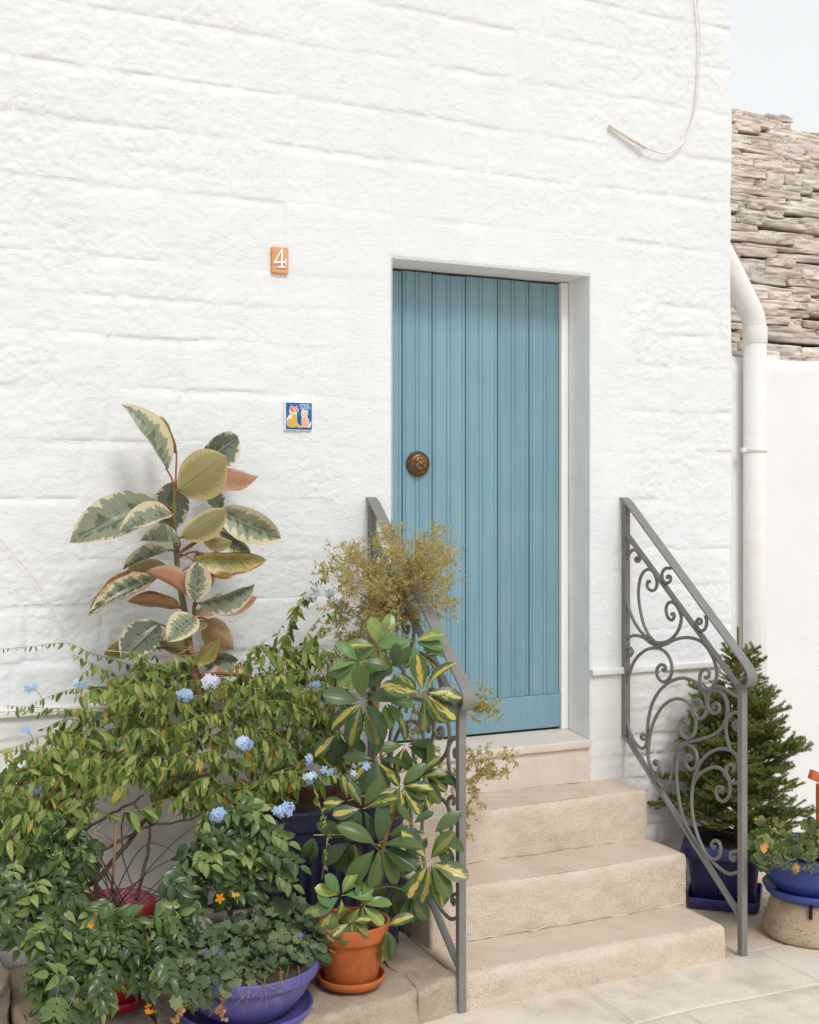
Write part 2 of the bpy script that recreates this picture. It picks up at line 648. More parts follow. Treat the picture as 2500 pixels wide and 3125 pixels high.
def iron_paint():
    g = NT('grey_painted_iron')
    p = g.pos()
    c = g.ramp(g.noise(p, 14, 5), [(0.3, (0.178, 0.170, 0.160)), (0.7, (0.212, 0.203, 0.192))])
    r = g.math('MULTIPLY', g.ramp(g.noise(p, 42, 6, 0.7), [(0.63, 0.0), (0.70, 1.0)]), 0.55)
    c = g.mix(r, c, (0.24, 0.15, 0.09))
    k = g.ramp(g.noise(p, 160, 3), [(0.70, 0.0), (0.74, 0.6)])
    c = g.mix(k, c, (0.42, 0.41, 0.40))
    g.l(c, g.b.inputs['Base Color'])
    g.b.inputs['Roughness'].default_value = 0.46
    g.bump(g.noise(p, 90, 5), 0.22, 0.002)
    return g.m


def M_all():
    m = {}
    m['white'] = whitewash('limewash_white')
    m['white_smooth'] = whitewash('limewash_smooth', (0.81, 0.813, 0.82), 0.22, 0.35)
    m['reveal'] = whitewash('white_plaster_brightened', (0.88, 0.875, 0.87), 0.15, 0.3)  # clean white, raised further to stand in for light lacking in the recess
    m['white_back'] = whitewash('limewash_back_wall', (0.785, 0.787, 0.79), 0.16, 0.3)
    m['plinth'] = whitewash('limewash_plinth', (0.77, 0.755, 0.74), 0.34, 0.8)
    m['step'] = limestone('chiselled_limestone', (0.70, 0.575, 0.46), (0.80, 0.685, 0.57), stain=(0.58, 0.36, 0.19), stain_amt=0.50, grain=1.15, speck=0.40, dirt=0.06, bd=0.011, pits=0.15)
    m['tread'] = limestone('worn_limestone', (0.58, 0.475, 0.375), (0.68, 0.575, 0.47), stain_amt=0.24, grain=0.6, dirt=0.22, speck=0.22)
    m['marble'] = limestone('pale_marble', (0.60, 0.52, 0.45), (0.70, 0.63, 0.57), stain_amt=0.22, grain=0.2, rough=0.55)
    m['paving'] = limestone('paving_limestone', (0.66, 0.57, 0.48), (0.76, 0.675, 0.59), stain=(0.45, 0.34, 0.23), stain_amt=0.35, grain=0.55, dirt=0.42, speck=0.25)
    m['mortar'] = limestone('pale_mortar', (0.60, 0.51, 0.415), (0.70, 0.61, 0.52), stain_amt=0.2, grain=0.8)
    m['ledge'] = limestone('rough_ledge_stone', (0.56, 0.445, 0.33), (0.72, 0.60, 0.475), stain_amt=0.6, grain=1.5, dirt=0.30, speck=0.5, bd=0.012)
    m['roofstone'] = limestone('dry_roof_slab', (0.60, 0.515, 0.45), (0.80, 0.735, 0.675), stain=(0.46, 0.31, 0.19), stain_amt=0.45, grain=0.9, gscale=0.35, vary=0.20, bd=0.010, speck=0.14, dirt=0.12)
    m['dark_stone'] = simple('roof_rubble', (0.10, 0.075, 0.055), 0.9)
    m['stump'] = limestone('pitted_concrete', (0.42, 0.31, 0.205), (0.56, 0.45, 0.325), stain_amt=0.5, speck=0.4, grain=1.0, pits=0.75)
    m['iron'] = iron_paint()
    m['blue_pot'] = ribbed('cobalt_plastic', (0.017, 0.020, 0.098), 0.45, 0.10, bloom=0.07)
    m['blue_bowl'] = ribbed('royal_blue_glaze', (0.035, 0.065, 0.29), 0.42, 0.25)
    m['violet'] = ribbed('violet_blue_plastic', (0.092, 0.082, 0.275), 0.45, 0.25)
    m['dark_violet'] = ribbed('deep_violet_plastic', (0.012, 0.012, 0.050), 0.5, 0.10, bloom=0.05)
    m['tray'] = ribbed('tray_plastic', (0.036, 0.034, 0.16), 0.5, 0.15)
    m['red_clay'] = ribbed('inner_clay', (0.17, 0.05, 0.03), 0.8)
    m['terracotta'] = ribbed('terracotta', (0.42, 0.105, 0.022), 0.75, 0.35, (0.48, 0.19, 0.07))
    m['crimson'] = ribbed('crimson_plastic', (0.34, 0.010, 0.022), 0.4, 0.1, bloom=0.06)
    m['pink_in'] = ribbed('faded_crimson', (0.42, 0.11, 0.15), 0.6, 0.3)
    m['cream'] = simple('cream_glaze', (0.62, 0.56, 0.47), 0.5, 0.1)
    m['soil'] = simple('dry_soil', (0.055, 0.036, 0.024), 0.95, 0.5, 60, bump=1.0)
    m['hatch'] = whitewash('white_hatch_paint', (0.66, 0.635, 0.61), 0.1, 0.06)
    m['black'] = simple('dark_gap', (0.012, 0.011, 0.010), 0.9)
    m['pvc'] = whitewash('white_painted_pipe', (0.79, 0.772, 0.755), 0.55, 0.2)
    m['cablemat'] = simple('painted_cable', (0.76, 0.73, 0.69), 0.6)
    m['wrap'] = simple('painted_cable_sleeve', (0.77, 0.72, 0.65), 0.7)
    m['orange_wood'] = simple('orange_painted_wood', (0.52, 0.13, 0.035), 0.6, 0.15, 40)
    m['cane'] = simple('bamboo_cane', (0.27, 0.17, 0.095), 0.7)
    m['string'] = simple('garden_twine', (0.60, 0.45, 0.30), 0.8)
    m['bark'] = simple('brown_bark', (0.095, 0.058, 0.038), 0.9, 0.4, 50, bump=0.8)
    m['bark_light'] = simple('light_bark', (0.21, 0.115, 0.055), 0.85, 0.35, 60, bump=0.6)
    m['green_stem'] = simple('green_stem', (0.12, 0.13, 0.04), 0.6, 0.25, 30)
    m['red_stem'] = simple('reddish_stem', (0.31, 0.085, 0.035), 0.55, 0.25, 30)
    m['yellow_stem'] = simple('yellow_green_stem', (0.32, 0.27, 0.06), 0.55, 0.25, 30)
    return m


MAT = M_all()

# door paint: blue with faint vertical brush marks and chipped edges
g = NT('blue_door_paint')
p = g.pos()
br = g.noise(g.scaled(p, (90, 90, 1.6)), 1.0, 5, 0.6)
c = g.ramp(br, [(0.3, (0.160, 0.295, 0.370)), (0.7, (0.200, 0.340, 0.415))])
big = g.noise(p, 3.5, 4)
c = g.mix(g.ramp(big, [(0.4, 0.0), (0.75, 0.5)]), c, (0.245, 0.365, 0.41))
oi_d = g.n("ObjectInfo").outputs['Random']
c = g.mix(1.0, c, g.ramp(oi_d, [(0.0, 0.93), (1.0, 1.06)]), 'MULTIPLY')
wv = g.noise(g.scaled(p, (28, 28, 1.2)), 1.0, 6, 0.7)
c = g.mix(g.math('MULTIPLY', g.ramp(wv, [(0.52, 0.0), (0.75, 1.0)]), 0.35), c, (0.30, 0.42, 0.455))
ch = g.noise(g.scaled(p, (70, 70, 14)), 1.0, 5, 0.7)
c = g.mix(g.math('MULTIPLY', g.ramp(ch, [(0.70, 0.0), (0.76, 1.0)]), 0.5), c, (0.10, 0.13, 0.14))
g.l(c, g.b.inputs['Base Color'])
g.l(g.ramp(wv, [(0.3, 0.36), (0.8, 0.6)]), g.b.inputs['Roughness'])
g.b.inputs['Specular IOR Level'].default_value = 0.35
g.bump(g.math('ADD', br, g.math('MULTIPLY', wv, 0.6)), 0.16, 0.003)
MAT['door'] = g.m

g = NT('aged_brass')
p = g.obj()
brass_tone = g.noise(p, 120, 4)
g.l(g.ramp(brass_tone, [(0.3, (0.10, 0.052, 0.022)), (0.7, (0.30, 0.18, 0.085))]), g.b.inputs['Base Color'])  # random mottling between dark and pale brass
g.b.inputs['Metallic'].default_value = 0.85
g.b.inputs['Roughness'].default_value = 0.42
MAT['brass'] = g.m

# =================================================================== GROUND
V, F = [], []
V = [(-250, -250, -0.03), (250, -250, -0.03), (250, 250, -0.03), (-250, 250, -0.03)]
link('ground', mesh_of('ground', V, [(0, 1, 2, 3)], MAT['mortar']), None, None, kind='structure')

pave = link('pavement', mesh_of('pavement', *rbox((-3.2, -3.6, -0.09), (4.6, 0.9, -0.0035), 0.004, 0.4, 0.0)[:2], MAT['mortar']), None, None, kind='structure')
x = -3.1
row_y = [-3.5, -3.08, -2.7, -2.22, -1.80, -1.38, -1.02, -0.70]
for r in range(len(row_y) - 1):
    y0, y1 = row_y[r], row_y[r + 1]
    x = -3.1 + random.uniform(0, 0.4)
    while x < 4.3:
        wd = random.uniform(0.42, 0.85)
        gx = 0.004 + random.random() * 0.004
        V, F = rbox((x + gx, y0 + 0.005, -0.08), (x + wd - gx, y1 - 0.005, 0.0), 0.008, 0.06, 0.0024, 9, seed=r * 31 + x)
        # joints of old street paving are never straight
        V[:, 0] += 0.018 * n3(np.stack([V[:, 1] * 4 + x, V[:, 0] * 0 + r, V[:, 0] * 0 + 3], -1))
        V[:, 1] += 0.012 * n3(np.stack([V[:, 0] * 3, V[:, 0] * 0 + r * 0.0 + round(y0, 2) * 5, V[:, 0] * 0], -1)) * (V[:, 1] < (y0 + y1) / 2) \
            + 0.012 * n3(np.stack([V[:, 0] * 3, V[:, 0] * 0 + round(y1, 2) * 5, V[:, 0] * 0], -1)) * (V[:, 1] >= (y0 + y1) / 2)
        link('paving_stone', mesh_of('paving_stone', V, F, MAT['paving']), pave, None)
        x += wd
# paving beside the steps, up to the set-back wall
y0s = [-0.70, -0.33, 0.06, 0.44]
for r in range(3):
    x = 1.10 + (0.0 if r else 0.02)
    while x < 4.2:
        wd = random.uniform(0.4, 0.75)
        V, F = rbox((x + 0.004, y0s[r] + 0.004, -0.08), (x + wd - 0.004, y0s[r + 1] - 0.004, -0.0015), 0.008, 0.08, 0.003, 9, seed=r * 11 + x)
        link('paving_stone', mesh_of('paving_stone', V, F, MAT['tread']), pave, None)
        x += wd

# =================================================================== HOUSE
house = thing('house', (0, 0, 0), 'whitewashed rough stone house with a blue plank door up three steps', 'house')
OX0, OX1, OZ = 0.086, 0.95, 2.50          # door opening
XL, XR, ZT, ZL = -2.55, 1.664, 4.02, 0.920


def build_wall(prefix, name, z0, z1, xs, zs, courses, wlo, whi, amp, jd, opening, mat, seed, rough_f):
    gx, gz = np.meshgrid(xs, zs, indexing='ij')
    # warped position: joints wander
    wx = gx + 0.018 * fbm(np.stack([gx * 5, gz * 5, gz * 0 + seed], -1), 4, 0.6) + 0.004 * fbm(np.stack([gx * 24, gz * 24, gz * 0 + seed + 6], -1), 3, 0.6)
    wz = gz + 0.012 * fbm(np.stack([gx * 4, gz * 6, gz * 0 + seed + 9], -1), 4, 0.6) + 0.0055 * fbm(np.stack([gx * 24, gz * 24, gz * 0 + seed + 3], -1), 3, 0.6)
    lab = np.zeros(gx.shape, int)
    d = np.full(gx.shape, 1.0)
    off = np.zeros(gx.shape)
    n = 0
    rr = random.Random(seed)
    ci = np.clip(np.searchsorted(courses, wz) - 1, 0, len(courses) - 2)
    for k in range(len(courses) - 1):
        edges = [XL - 0.4 - rr.random() * 0.3]
        while edges[-1] < XR + 0.5:
            edges.append(edges[-1] + rr.uniform(wlo, whi))
        edges = np.array(edges)
        sel = ci == k
        bi = np.clip(np.searchsorted(edges, wx[sel]) - 1, 0, len(edges) - 2)
        lab[sel] = n + bi
        dz = np.minimum(wz[sel] - courses[k], courses[k + 1] - wz[sel])
        dx = np.minimum(wx[sel] - edges[bi], edges[bi + 1] - wx[sel])
        # the lower arris of a stone stays crisp, the upper one is rounded off with lime, the side joints are nearly filled
        lowp = sstep(0.0, 0.011, wz[sel] - courses[k])
        upp = 0.10 + 0.90 * sstep(0.0, 0.030, courses[k + 1] - wz[sel])
        sidep = 0.10 + 0.90 * sstep(0.0, 0.017, dx)
        d[sel] = lowp * upp * sidep
        o = np.array([rr.uniform(-1, 1) for _ in range(len(edges))])
        tl = np.array([rr.uniform(-1, 1) for _ in range(len(edges))])
        cx = (wx[sel] - (edges[bi] + edges[bi + 1]) / 2)
        off[sel] = 0.0016 * o[bi] + 0.006 * tl[bi] * cx
        n += len(edges)
    p = np.stack([gx, gz, gx * 0 + seed], -1)
    fill = sstep(-0.32, 0.36, fbm(p * [4.2, 5.0, 1], 4, 0.6))
    prof = d
    prof = np.clip(prof, 0, 1)
    # chisel relief: ridges that run obliquely across each stone
    ob = np.stack([gx * rough_f * 0.55 + gz * rough_f * 0.25, gz * rough_f * 1.25 - gx * rough_f * 0.22, gx * 0 + seed * 1.7], -1)
    a = fbm(ob, 4, 0.55)
    rid = 1 - np.abs(fbm(ob * 0.8 + 31, 3, 0.5)) * 2.2
    fine = fbm(p * [42, 58, 1], 3, 0.65)
    pit = np.abs(fbm(p * [26, 34, 1] + 44, 3, 0.6))
    wear = 0.35 + 0.65 * sstep(-0.35, 0.3, fbm(p * [1.4, 1.8, 1] + 5, 3))
    # chips: each ends below in a small overhang
    tt = gz * rough_f * 1.5 + 0.5 * gx + 2.3 * fbm(np.stack([gx * rough_f * 0.42, gz * rough_f * 0.42, gx * 0 + seed * 3.1], -1), 4, 0.55)
    saw = 1 - (tt - np.floor(tt))
    saw = saw * sstep(0.0, 0.13, 1 - saw)
    chip = saw * sstep(0.02, 0.42, fbm(np.stack([gx * 7.5, gz * 10, gx * 0 + seed * 5.3], -1), 4, 0.6))
    H = (amp * (0.62 * chip + 0.36 * a + 0.22 * rid) + 0.0030 * fine - 0.0045 * np.clip(0.16 - pit, 0, 1) / 0.16 * sstep(-0.1, 0.3, fbm(p * [4, 5, 1] + 71, 2))) * wear * (0.35 + 0.65 * prof) + off
    H += 0.006 * fbm(p * [1.1, 1.1, 1], 2)
    H -= jd * (1 - prof) * (0.08 + 0.92 * fill)
    if opening:
        ex = np.maximum(np.maximum(OX0 - gx, gx - OX1), 0)
        ez = np.maximum(gz - OZ, 0)
        de = np.sqrt(ex ** 2 + ez ** 2)
        sm = sstep(0.10, 0.27, de + 0.05 * fbm(p * [5, 5, 1], 2))
        H = H * (0.16 + 0.84 * sm)
        rim = np.clip(de / 0.014, 0, 1)
        H = np.where(de < 0.014, H * 0 - 0.010 * (1 - np.sqrt(1 - (1 - rim) ** 2)) + H * rim, H)
    Xo = gx.copy()
    Yo = -H
    # the outer corner: last columns fold back round an uneven arris
    cn = 0.008 * fbm(np.stack([gz * 3.0, gz * 0 + 2.2, gz * 0], -1), 3) + 0.006 * n3(np.stack([gz * 9, gz * 0 + 7, gz * 0], -1))
    e = np.clip((gx - (XR - 0.035)) / 0.035, 0, 1)
    Yo += 0.004 * e ** 3
    Xo += cn * e
    lab2 = lab[:-1, :-1]
    if opening:
        mx = (xs[:-1] + xs[1:]) / 2
        mz = (zs[:-1] + zs[1:]) / 2
        hole = ((mx > OX0) & (mx < OX1))[:, None] & (mz < OZ)[None, :]
        lab2 = np.where(hole, -1, lab2)
    vid = np.arange(gx.size).reshape(gx.shape)
    P = np.stack([Xo, Yo, gz], -1).reshape(-1, 3)
    # a stone is one connected piece: split labels that fall apart
    lab2 = np.array(lab2)
    nxt = lab2.max() + 1
    seen = np.zeros(lab2.shape, bool)
    for L_ in np.unique(lab2):
        if L_ < 0:
            continue
        ii, jj = np.nonzero(lab2 == L_)
        S_ = set(zip(ii.tolist(), jj.tolist()))
        first = True
        while S_:
            st = [S_.pop()]
            comp = [st[0]]
            while st:
                i, j = st.pop()
                for q in ((i + 1, j), (i - 1, j), (i, j + 1), (i, j - 1)):
                    if q in S_:
                        S_.remove(q)
                        st.append(q)
                        comp.append(q)
            if not first or S_:
                c_ = np.array(comp)
                lab2[c_[:, 0], c_[:, 1]] = nxt
                nxt += 1
            first = False
    # merge slivers: very small pieces go to the neighbour on their left
    for L_ in np.unique(lab2):
        if L_ < 0:
            continue
        cells = np.argwhere(lab2 == L_)
        if len(cells) < 320:
            i, j = cells[0]
            for di, dj in ((-1, 0), (0, -1), (1, 0), (0, 1)):
                c2 = cells + [di, dj]
                ok = (c2[:, 0] >= 0) & (c2[:, 1] >= 0) & (c2[:, 0] < lab2.shape[0]) & (c2[:, 1] < lab2.shape[1])
                vals = lab2[c2[ok][:, 0], c2[ok][:, 1]]
                vals = vals[(vals >= 0) & (vals != L_)]
                if len(vals):
                    lab2[lab2 == L_] = np.bincount(vals).argmax()
                    break
    for L_ in np.unique(lab2):
        if L_ < 0:
            continue
        ii, jj = np.nonzero(lab2 == L_)
        q = np.stack([vid[ii, jj], vid[ii + 1, jj], vid[ii + 1, jj + 1], vid[ii, jj + 1]], 1)
        u, inv = np.unique(q, return_inverse=True)
        Vb, Fb = P[u], inv.reshape(-1, 4)
        link(name, mesh_of(name, Vb, Fb, mat), house, None)
    return P.reshape(*gx.shape, 3)


step = 0.008
xs = np.unique(np.concatenate([np.arange(XL, OX0, step), [OX0], np.linspace(OX0, OX1, 108), np.arange(OX1, XR, step)[1:], [XR]]).round(5))
zs = np.unique(np.concatenate([np.arange(ZL, OZ, step), np.arange(OZ, ZT, step), [OZ, ZT]]).round(5))
courses = np.array([0.70, 0.92, 1.075, 1.255, 1.40, 1.61, 1.80, 1.975, 2.155, 2.29, 2.415, 2.66, 2.86, 3.04, 3.24, 3.43, 3.60, 3.80, 4.0, 4.3])
wall_pts = build_wall('', 'stone_block', ZL, ZT, xs, zs, courses, 0.24, 0.52, 0.0058, 0.0056, True, MAT['white'], 5, 25)
# plinth of smaller rubble below the ledge
zs2 = np.unique(np.concatenate([np.arange(0.0, 0.905, 0.008), [0.905]]).round(5))
xs2 = np.unique(np.concatenate([np.arange(XL, OX0, step), [OX0], np.linspace(OX0, OX1, 108), np.arange(OX1, XR, step)[1:], [XR]]).round(5))
c2 = np.array([-0.2, 0.0, 0.085, 0.19, 0.27, 0.36, 0.47, 0.56, 0.64, 0.75, 0.83, 0.95])
build_wall('', 'plinth_stone', 0, 0.905, xs2, zs2, c2, 0.13, 0.34, 0.0095, 0.011, True, MAT['plinth'], 8, 21)

# ledge that caps the plinth, broken by the doorway
for a, b in ((XL, -0.62), (-0.62, OX0 - 0.002), (OX1 + 0.004, 1.30), (1.30, XR - 0.03)):
    V, F = rbox((a, -0.021, 0.902), (b - 0.003, 0.06, 0.930), 0.006, 0.03, 0.0016, 12, seed=a)
    link('ledge', mesh_of('ledge', V, F, MAT['plinth']), house, None)
# doorway reveals
RY = 0.172
G = Geo()
zz = np.linspace(0.60, OZ, 60)


def sheet(P00, du, dv, nu, nv, amp, nrm, seed):
    u, v = np.meshgrid(np.linspace(0, 1, nu), np.linspace(0, 1, nv), indexing='ij')
    P = np.array(P00)[None, None] + u[..., None] * np.array(du) + v[..., None] * np.array(dv)
    edge = np.minimum(np.minimum(u, 1 - u) * 6, 1) * 1.0
    P = P + np.array(nrm) * (amp * fbm(P * 11 + seed, 3) * edge)[..., None]
    F = [(i * nv + j, (i + 1) * nv + j, (i + 1) * nv + j + 1, i * nv + j + 1) for i in range(nu - 1) for j in range(nv - 1)]
    return P.reshape(-1, 3), F


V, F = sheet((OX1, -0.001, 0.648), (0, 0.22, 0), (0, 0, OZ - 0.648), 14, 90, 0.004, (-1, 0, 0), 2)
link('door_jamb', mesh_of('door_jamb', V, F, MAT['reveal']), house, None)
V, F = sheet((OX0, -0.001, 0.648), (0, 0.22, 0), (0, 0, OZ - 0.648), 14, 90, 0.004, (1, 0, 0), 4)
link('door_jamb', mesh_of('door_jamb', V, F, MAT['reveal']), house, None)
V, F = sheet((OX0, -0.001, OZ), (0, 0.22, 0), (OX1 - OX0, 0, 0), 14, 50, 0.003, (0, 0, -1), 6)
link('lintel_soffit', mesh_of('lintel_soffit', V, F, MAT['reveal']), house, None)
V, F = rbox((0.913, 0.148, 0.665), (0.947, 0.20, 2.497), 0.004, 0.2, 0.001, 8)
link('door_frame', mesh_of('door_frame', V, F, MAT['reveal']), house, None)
# the body of the house behind the facade
G = Geo()
G.add(*box((XL, 0.30, 0.0), (XR - 0.01, 4.2, ZT)))
link('wall_core', G.mesh('wall_core', MAT['white_back'], False), house, None)
sx = XR + 0.001
gy, gz = np.linspace(0.008, 0.62, 18), np.linspace(0, ZT, 120)
yy, zz = np.meshgrid(gy, gz, indexing='ij')
fade = np.clip((yy - 0.008) / 0.05, 0, 1)
cnz = 0.008 * fbm(np.stack([zz * 3.0, zz * 0 + 2.2, zz * 0], -1), 3) + 0.006 * n3(np.stack([zz * 9, zz * 0 + 7, zz * 0], -1))
xx = XR - 0.004 + cnz + 0.004 * fbm(np.stack([yy * 9, zz * 9, zz * 0 + 3], -1), 3) * fade
Pq = np.stack([xx, yy, zz], -1).reshape(-1, 3)
Fq = [(i * 120 + j, (i + 1) * 120 + j, (i + 1) * 120 + j + 1, i * 120 + j + 1) for i in range(17) for j in range(119)]
link('side_wall', mesh_of('side_wall', Pq, Fq, MAT['white']), house, None)

# small framed niche and the white metal hatch low in the wall behind the plants
nx0, nx1, nz0, nz1 = -1.250, -1.06, 0.585, 0.708
G = Geo()
for lo, hi in (((nx0 - 0.035, -0.024, nz1), (nx1 + 0.035, 0.02, nz1 + 0.035)), ((nx0 - 0.035, -0.0235, nz0 - 0.035), (nx0, 0.02, nz1)),
               ((nx1, -0.0235, nz0 - 0.035), (nx1 + 0.035, 0.02, nz1)), ((nx0, -0.022, nz0 - 0.035), (nx1, 0.02, nz0))):
    G.add(*box(lo, hi))
nf = link('niche_frame', G.mesh('niche_frame', MAT['white_smooth'], False), house, None)
link('niche_pane', mesh_of('niche_pane', *box((nx0, -0.012, nz0), (nx1, -0.008, nz1)), simple('dark_niche', (0.07, 0.06, 0.055), 0.8), False), nf, None)

hx0, hx1, hz0, hz1 = -1.02, -0.49, 0.27, 0.715
V, F = rbox((hx0, -0.034, hz0), (hx1, 0.01, hz1), 0.005, 0.06)
hatch = link('hatch', mesh_of('hatch', V, F, MAT['hatch']), house, None)
dc = at_y(*c4(600, 700), -0.036)
G = Geo()
hw, hh = 0.085, 0.058
D4 = [(-hw, 0), (0, hh), (hw, 0), (0, -hh)]
for s in (1.0, 0.72):
    for k in range(4):
        a, b = D4[k], D4[(k + 1) % 4]
        G.add(*tube([(dc[0] + a[0] * s, -0.0335, dc[2] + a[1] * s), (dc[0] + b[0] * s, -0.0335, dc[2] + b[1] * s)], 0.0035, 6))
emb = link('embossed_diamond', G.mesh('embossed_diamond', MAT['hatch']), hatch, None, kind='stuff')
vc = at_y(*c4(962, 518), -0.036)
G = Geo()
for k in range(9):
    a = k * math.pi / 4
    rr_ = 0.0 if k == 8 else 0.018
    cx, cz = vc[0] + rr_ * math.cos(a), vc[2] + rr_ * math.sin(a)
    ring = [(cx + 0.0045 * math.cos(t), -0.0352, cz + 0.0045 * math.sin(t)) for t in np.arange(8) * math.pi / 4]
    G.add(ring, [tuple(range(8))])
link('vent_holes', G.mesh('vent_holes', MAT['black'], False), hatch, None, kind='stuff')

# ------------------------------------------------------------------ door
DY = 0.165


def dx_at(cx):
    return at_y(1150 + cx / 1.2778, 1300, DY)[0]


zb, zt = 0.676, 2.492
V, F = box((0.094, DY + 0.012, zb), (0.911, DY + 0.045, zt))
door = link('door', mesh_of('door', V, F, MAT['black'], False), house, None, label='blue vertical plank door with a round brass knob')
edges = [0.096] + [dx_at(v) for v in (100, 217, 347, 472, 595)] + [0.9105]
beads = [None, 157, 280, 405, 531, 655]
rail_z = 0.812
for k in range(6):
    a, b = edges[k] + 0.0017, edges[k + 1] - 0.0017
    prof = [(a, 0.016), (a, 0.0035), (a + 0.0025, 0.0005)]
    # bead next to the joint
    prof += [(a + 0.009, 0.0), (a + 0.0105, 0.0022), (a + 0.0125, 0.0022), (a + 0.014, 0.0)]
    if beads[k]:
        m_ = dx_at(beads[k])
        for dd in (-0.0085, 0.0085):
            q = m_ + dd
            prof += [(q - 0.0026, 0.0), (q - 0.0012, 0.0030), (q + 0.0012, 0.0030), (q + 0.0026, 0.0)]
    if b - a > 0.06:
        prof += [(b - 0.017, 0.0), (b - 0.0155, 0.002), (b - 0.0135, 0.002), (b - 0.012, 0.0)]
    prof += [(b - 0.0025, 0.0005), (b, 0.0035), (b, 0.016)]
    nv = len(prof)
    rr = random.Random(k)
    tz = zt - rr.random() * 0.004
    V = [(x_, DY + y_, z_) for z_ in (rail_z, tz) for x_, y_ in prof]
    F = [(i, i + 1, nv + i + 1, nv + i) for i in range(nv - 1)] + [tuple(range(nv, 2 * nv)), tuple(range(nv - 1, -1, -1))]
    link('plank', mesh_of('plank', V, F, MAT['door'], False), door, None)
V, F = rbox((0.0955, DY - 0.010, zb), (0.9108, DY + 0.016, rail_z - 0.0015), 0.004, 0.1)
link('bottom_rail', mesh_of('bottom_rail', V, F, MAT['door']), door, None)
V, F = box((0.0955, DY - 0.002, 0.655), (0.9108, DY + 0.03, zb - 0.001))
link('door_gap', mesh_of('door_gap', V, F, MAT['black'], False), door, None)

kc = at_y(1286, 1415, DY - 0.035)
KR = 0.0445


def knob_mesh():
    G = Geo()
    n = 96
    prof = [(0.0, -0.040), (0.006, -0.040), (0.0075, -0.037), (0.010, -0.034), (0.016, -0.0345), (0.022, -0.032), (0.028, -0.028), (0.031, -0.025),
            (0.0325, -0.0255), (0.034, -0.0235), (0.0355, -0.020), (0.041, -0.0165), (KR - 0.001, -0.012), (KR, -0.009), (KR - 0.002, -0.005), (0.030, 0.004), (0.020, 0.010), (0.018, 0.034)]
    V, F = [], []
    m = len(prof)
    for k in range(n):
        a = 2 * math.pi * k / n
        for i, (r, h) in enumerate(prof):
            dz = 0.0
            if 0.010 < r < 0.031 and h < -0.02:
                t = (r - 0.010) / 0.021
                pet = abs(math.sin(3 * a + 0.4)) ** 0.6
                vein = 0.5 + 0.5 * math.cos(18 * a)
                dz = -0.0040 * math.sin(math.pi * t) * pet - 0.0016 * vein * math.sin(math.pi * t)
            V.append((kc[0] + r * math.cos(a), kc[1] + h + 0.035 + dz, kc[2] + r * math.sin(a)))
    for k in range(n):
        k2 = (k + 1) % n
        for i in range(m - 1):
            F.append((k * m + i, k * m + i + 1, k2 * m + i + 1, k2 * m + i))
    G.add(V, F)
    for k in range(30):
        a = 2 * math.pi * k / 30
        V, F = lathe([(0.0001, -0.0030), (0.0022, -0.0020), (0.0030, 0), (0.0022, 0.0020), (0.0001, 0.0030)], 8)
        G.add(V + [kc[0] + 0.0384 * math.cos(a), kc[1] + 0.035 - 0.0185, kc[2] + 0.0384 * math.sin(a)], F)
    for k in range(3):
        a = 2 * math.pi * k / 3 + 0.55
        c0 = np.array([kc[0] + 0.020 * math.cos(a), kc[1] - 0.0015, kc[2] + 0.020 * math.sin(a)])
        ring = [c0 + [0.0068 * math.cos(t) * math.cos(a) - 0.0042 * math.sin(t) * math.sin(a), 0, 0.0068 * math.cos(t) * math.sin(a) + 0.0042 * math.sin(t) * math.cos(a)] for t in np.linspace(0, 2 * math.pi, 17)]
        G.add(*tube(ring, 0.0012, 5))
    G.V = [(v - kc) * 1.12 + kc for v in G.V]
    return G.mesh('door_knob', MAT['brass'])


link('door_knob', knob_mesh(), door, None, label='round ornate brass door knob with a beaded rim', kind='stuff')

# =================================================================== STEPS
steps = thing('stone_steps', (0.55, -0.36, 0), 'three worn beige limestone steps rising to a marble doorsill', 'steps')


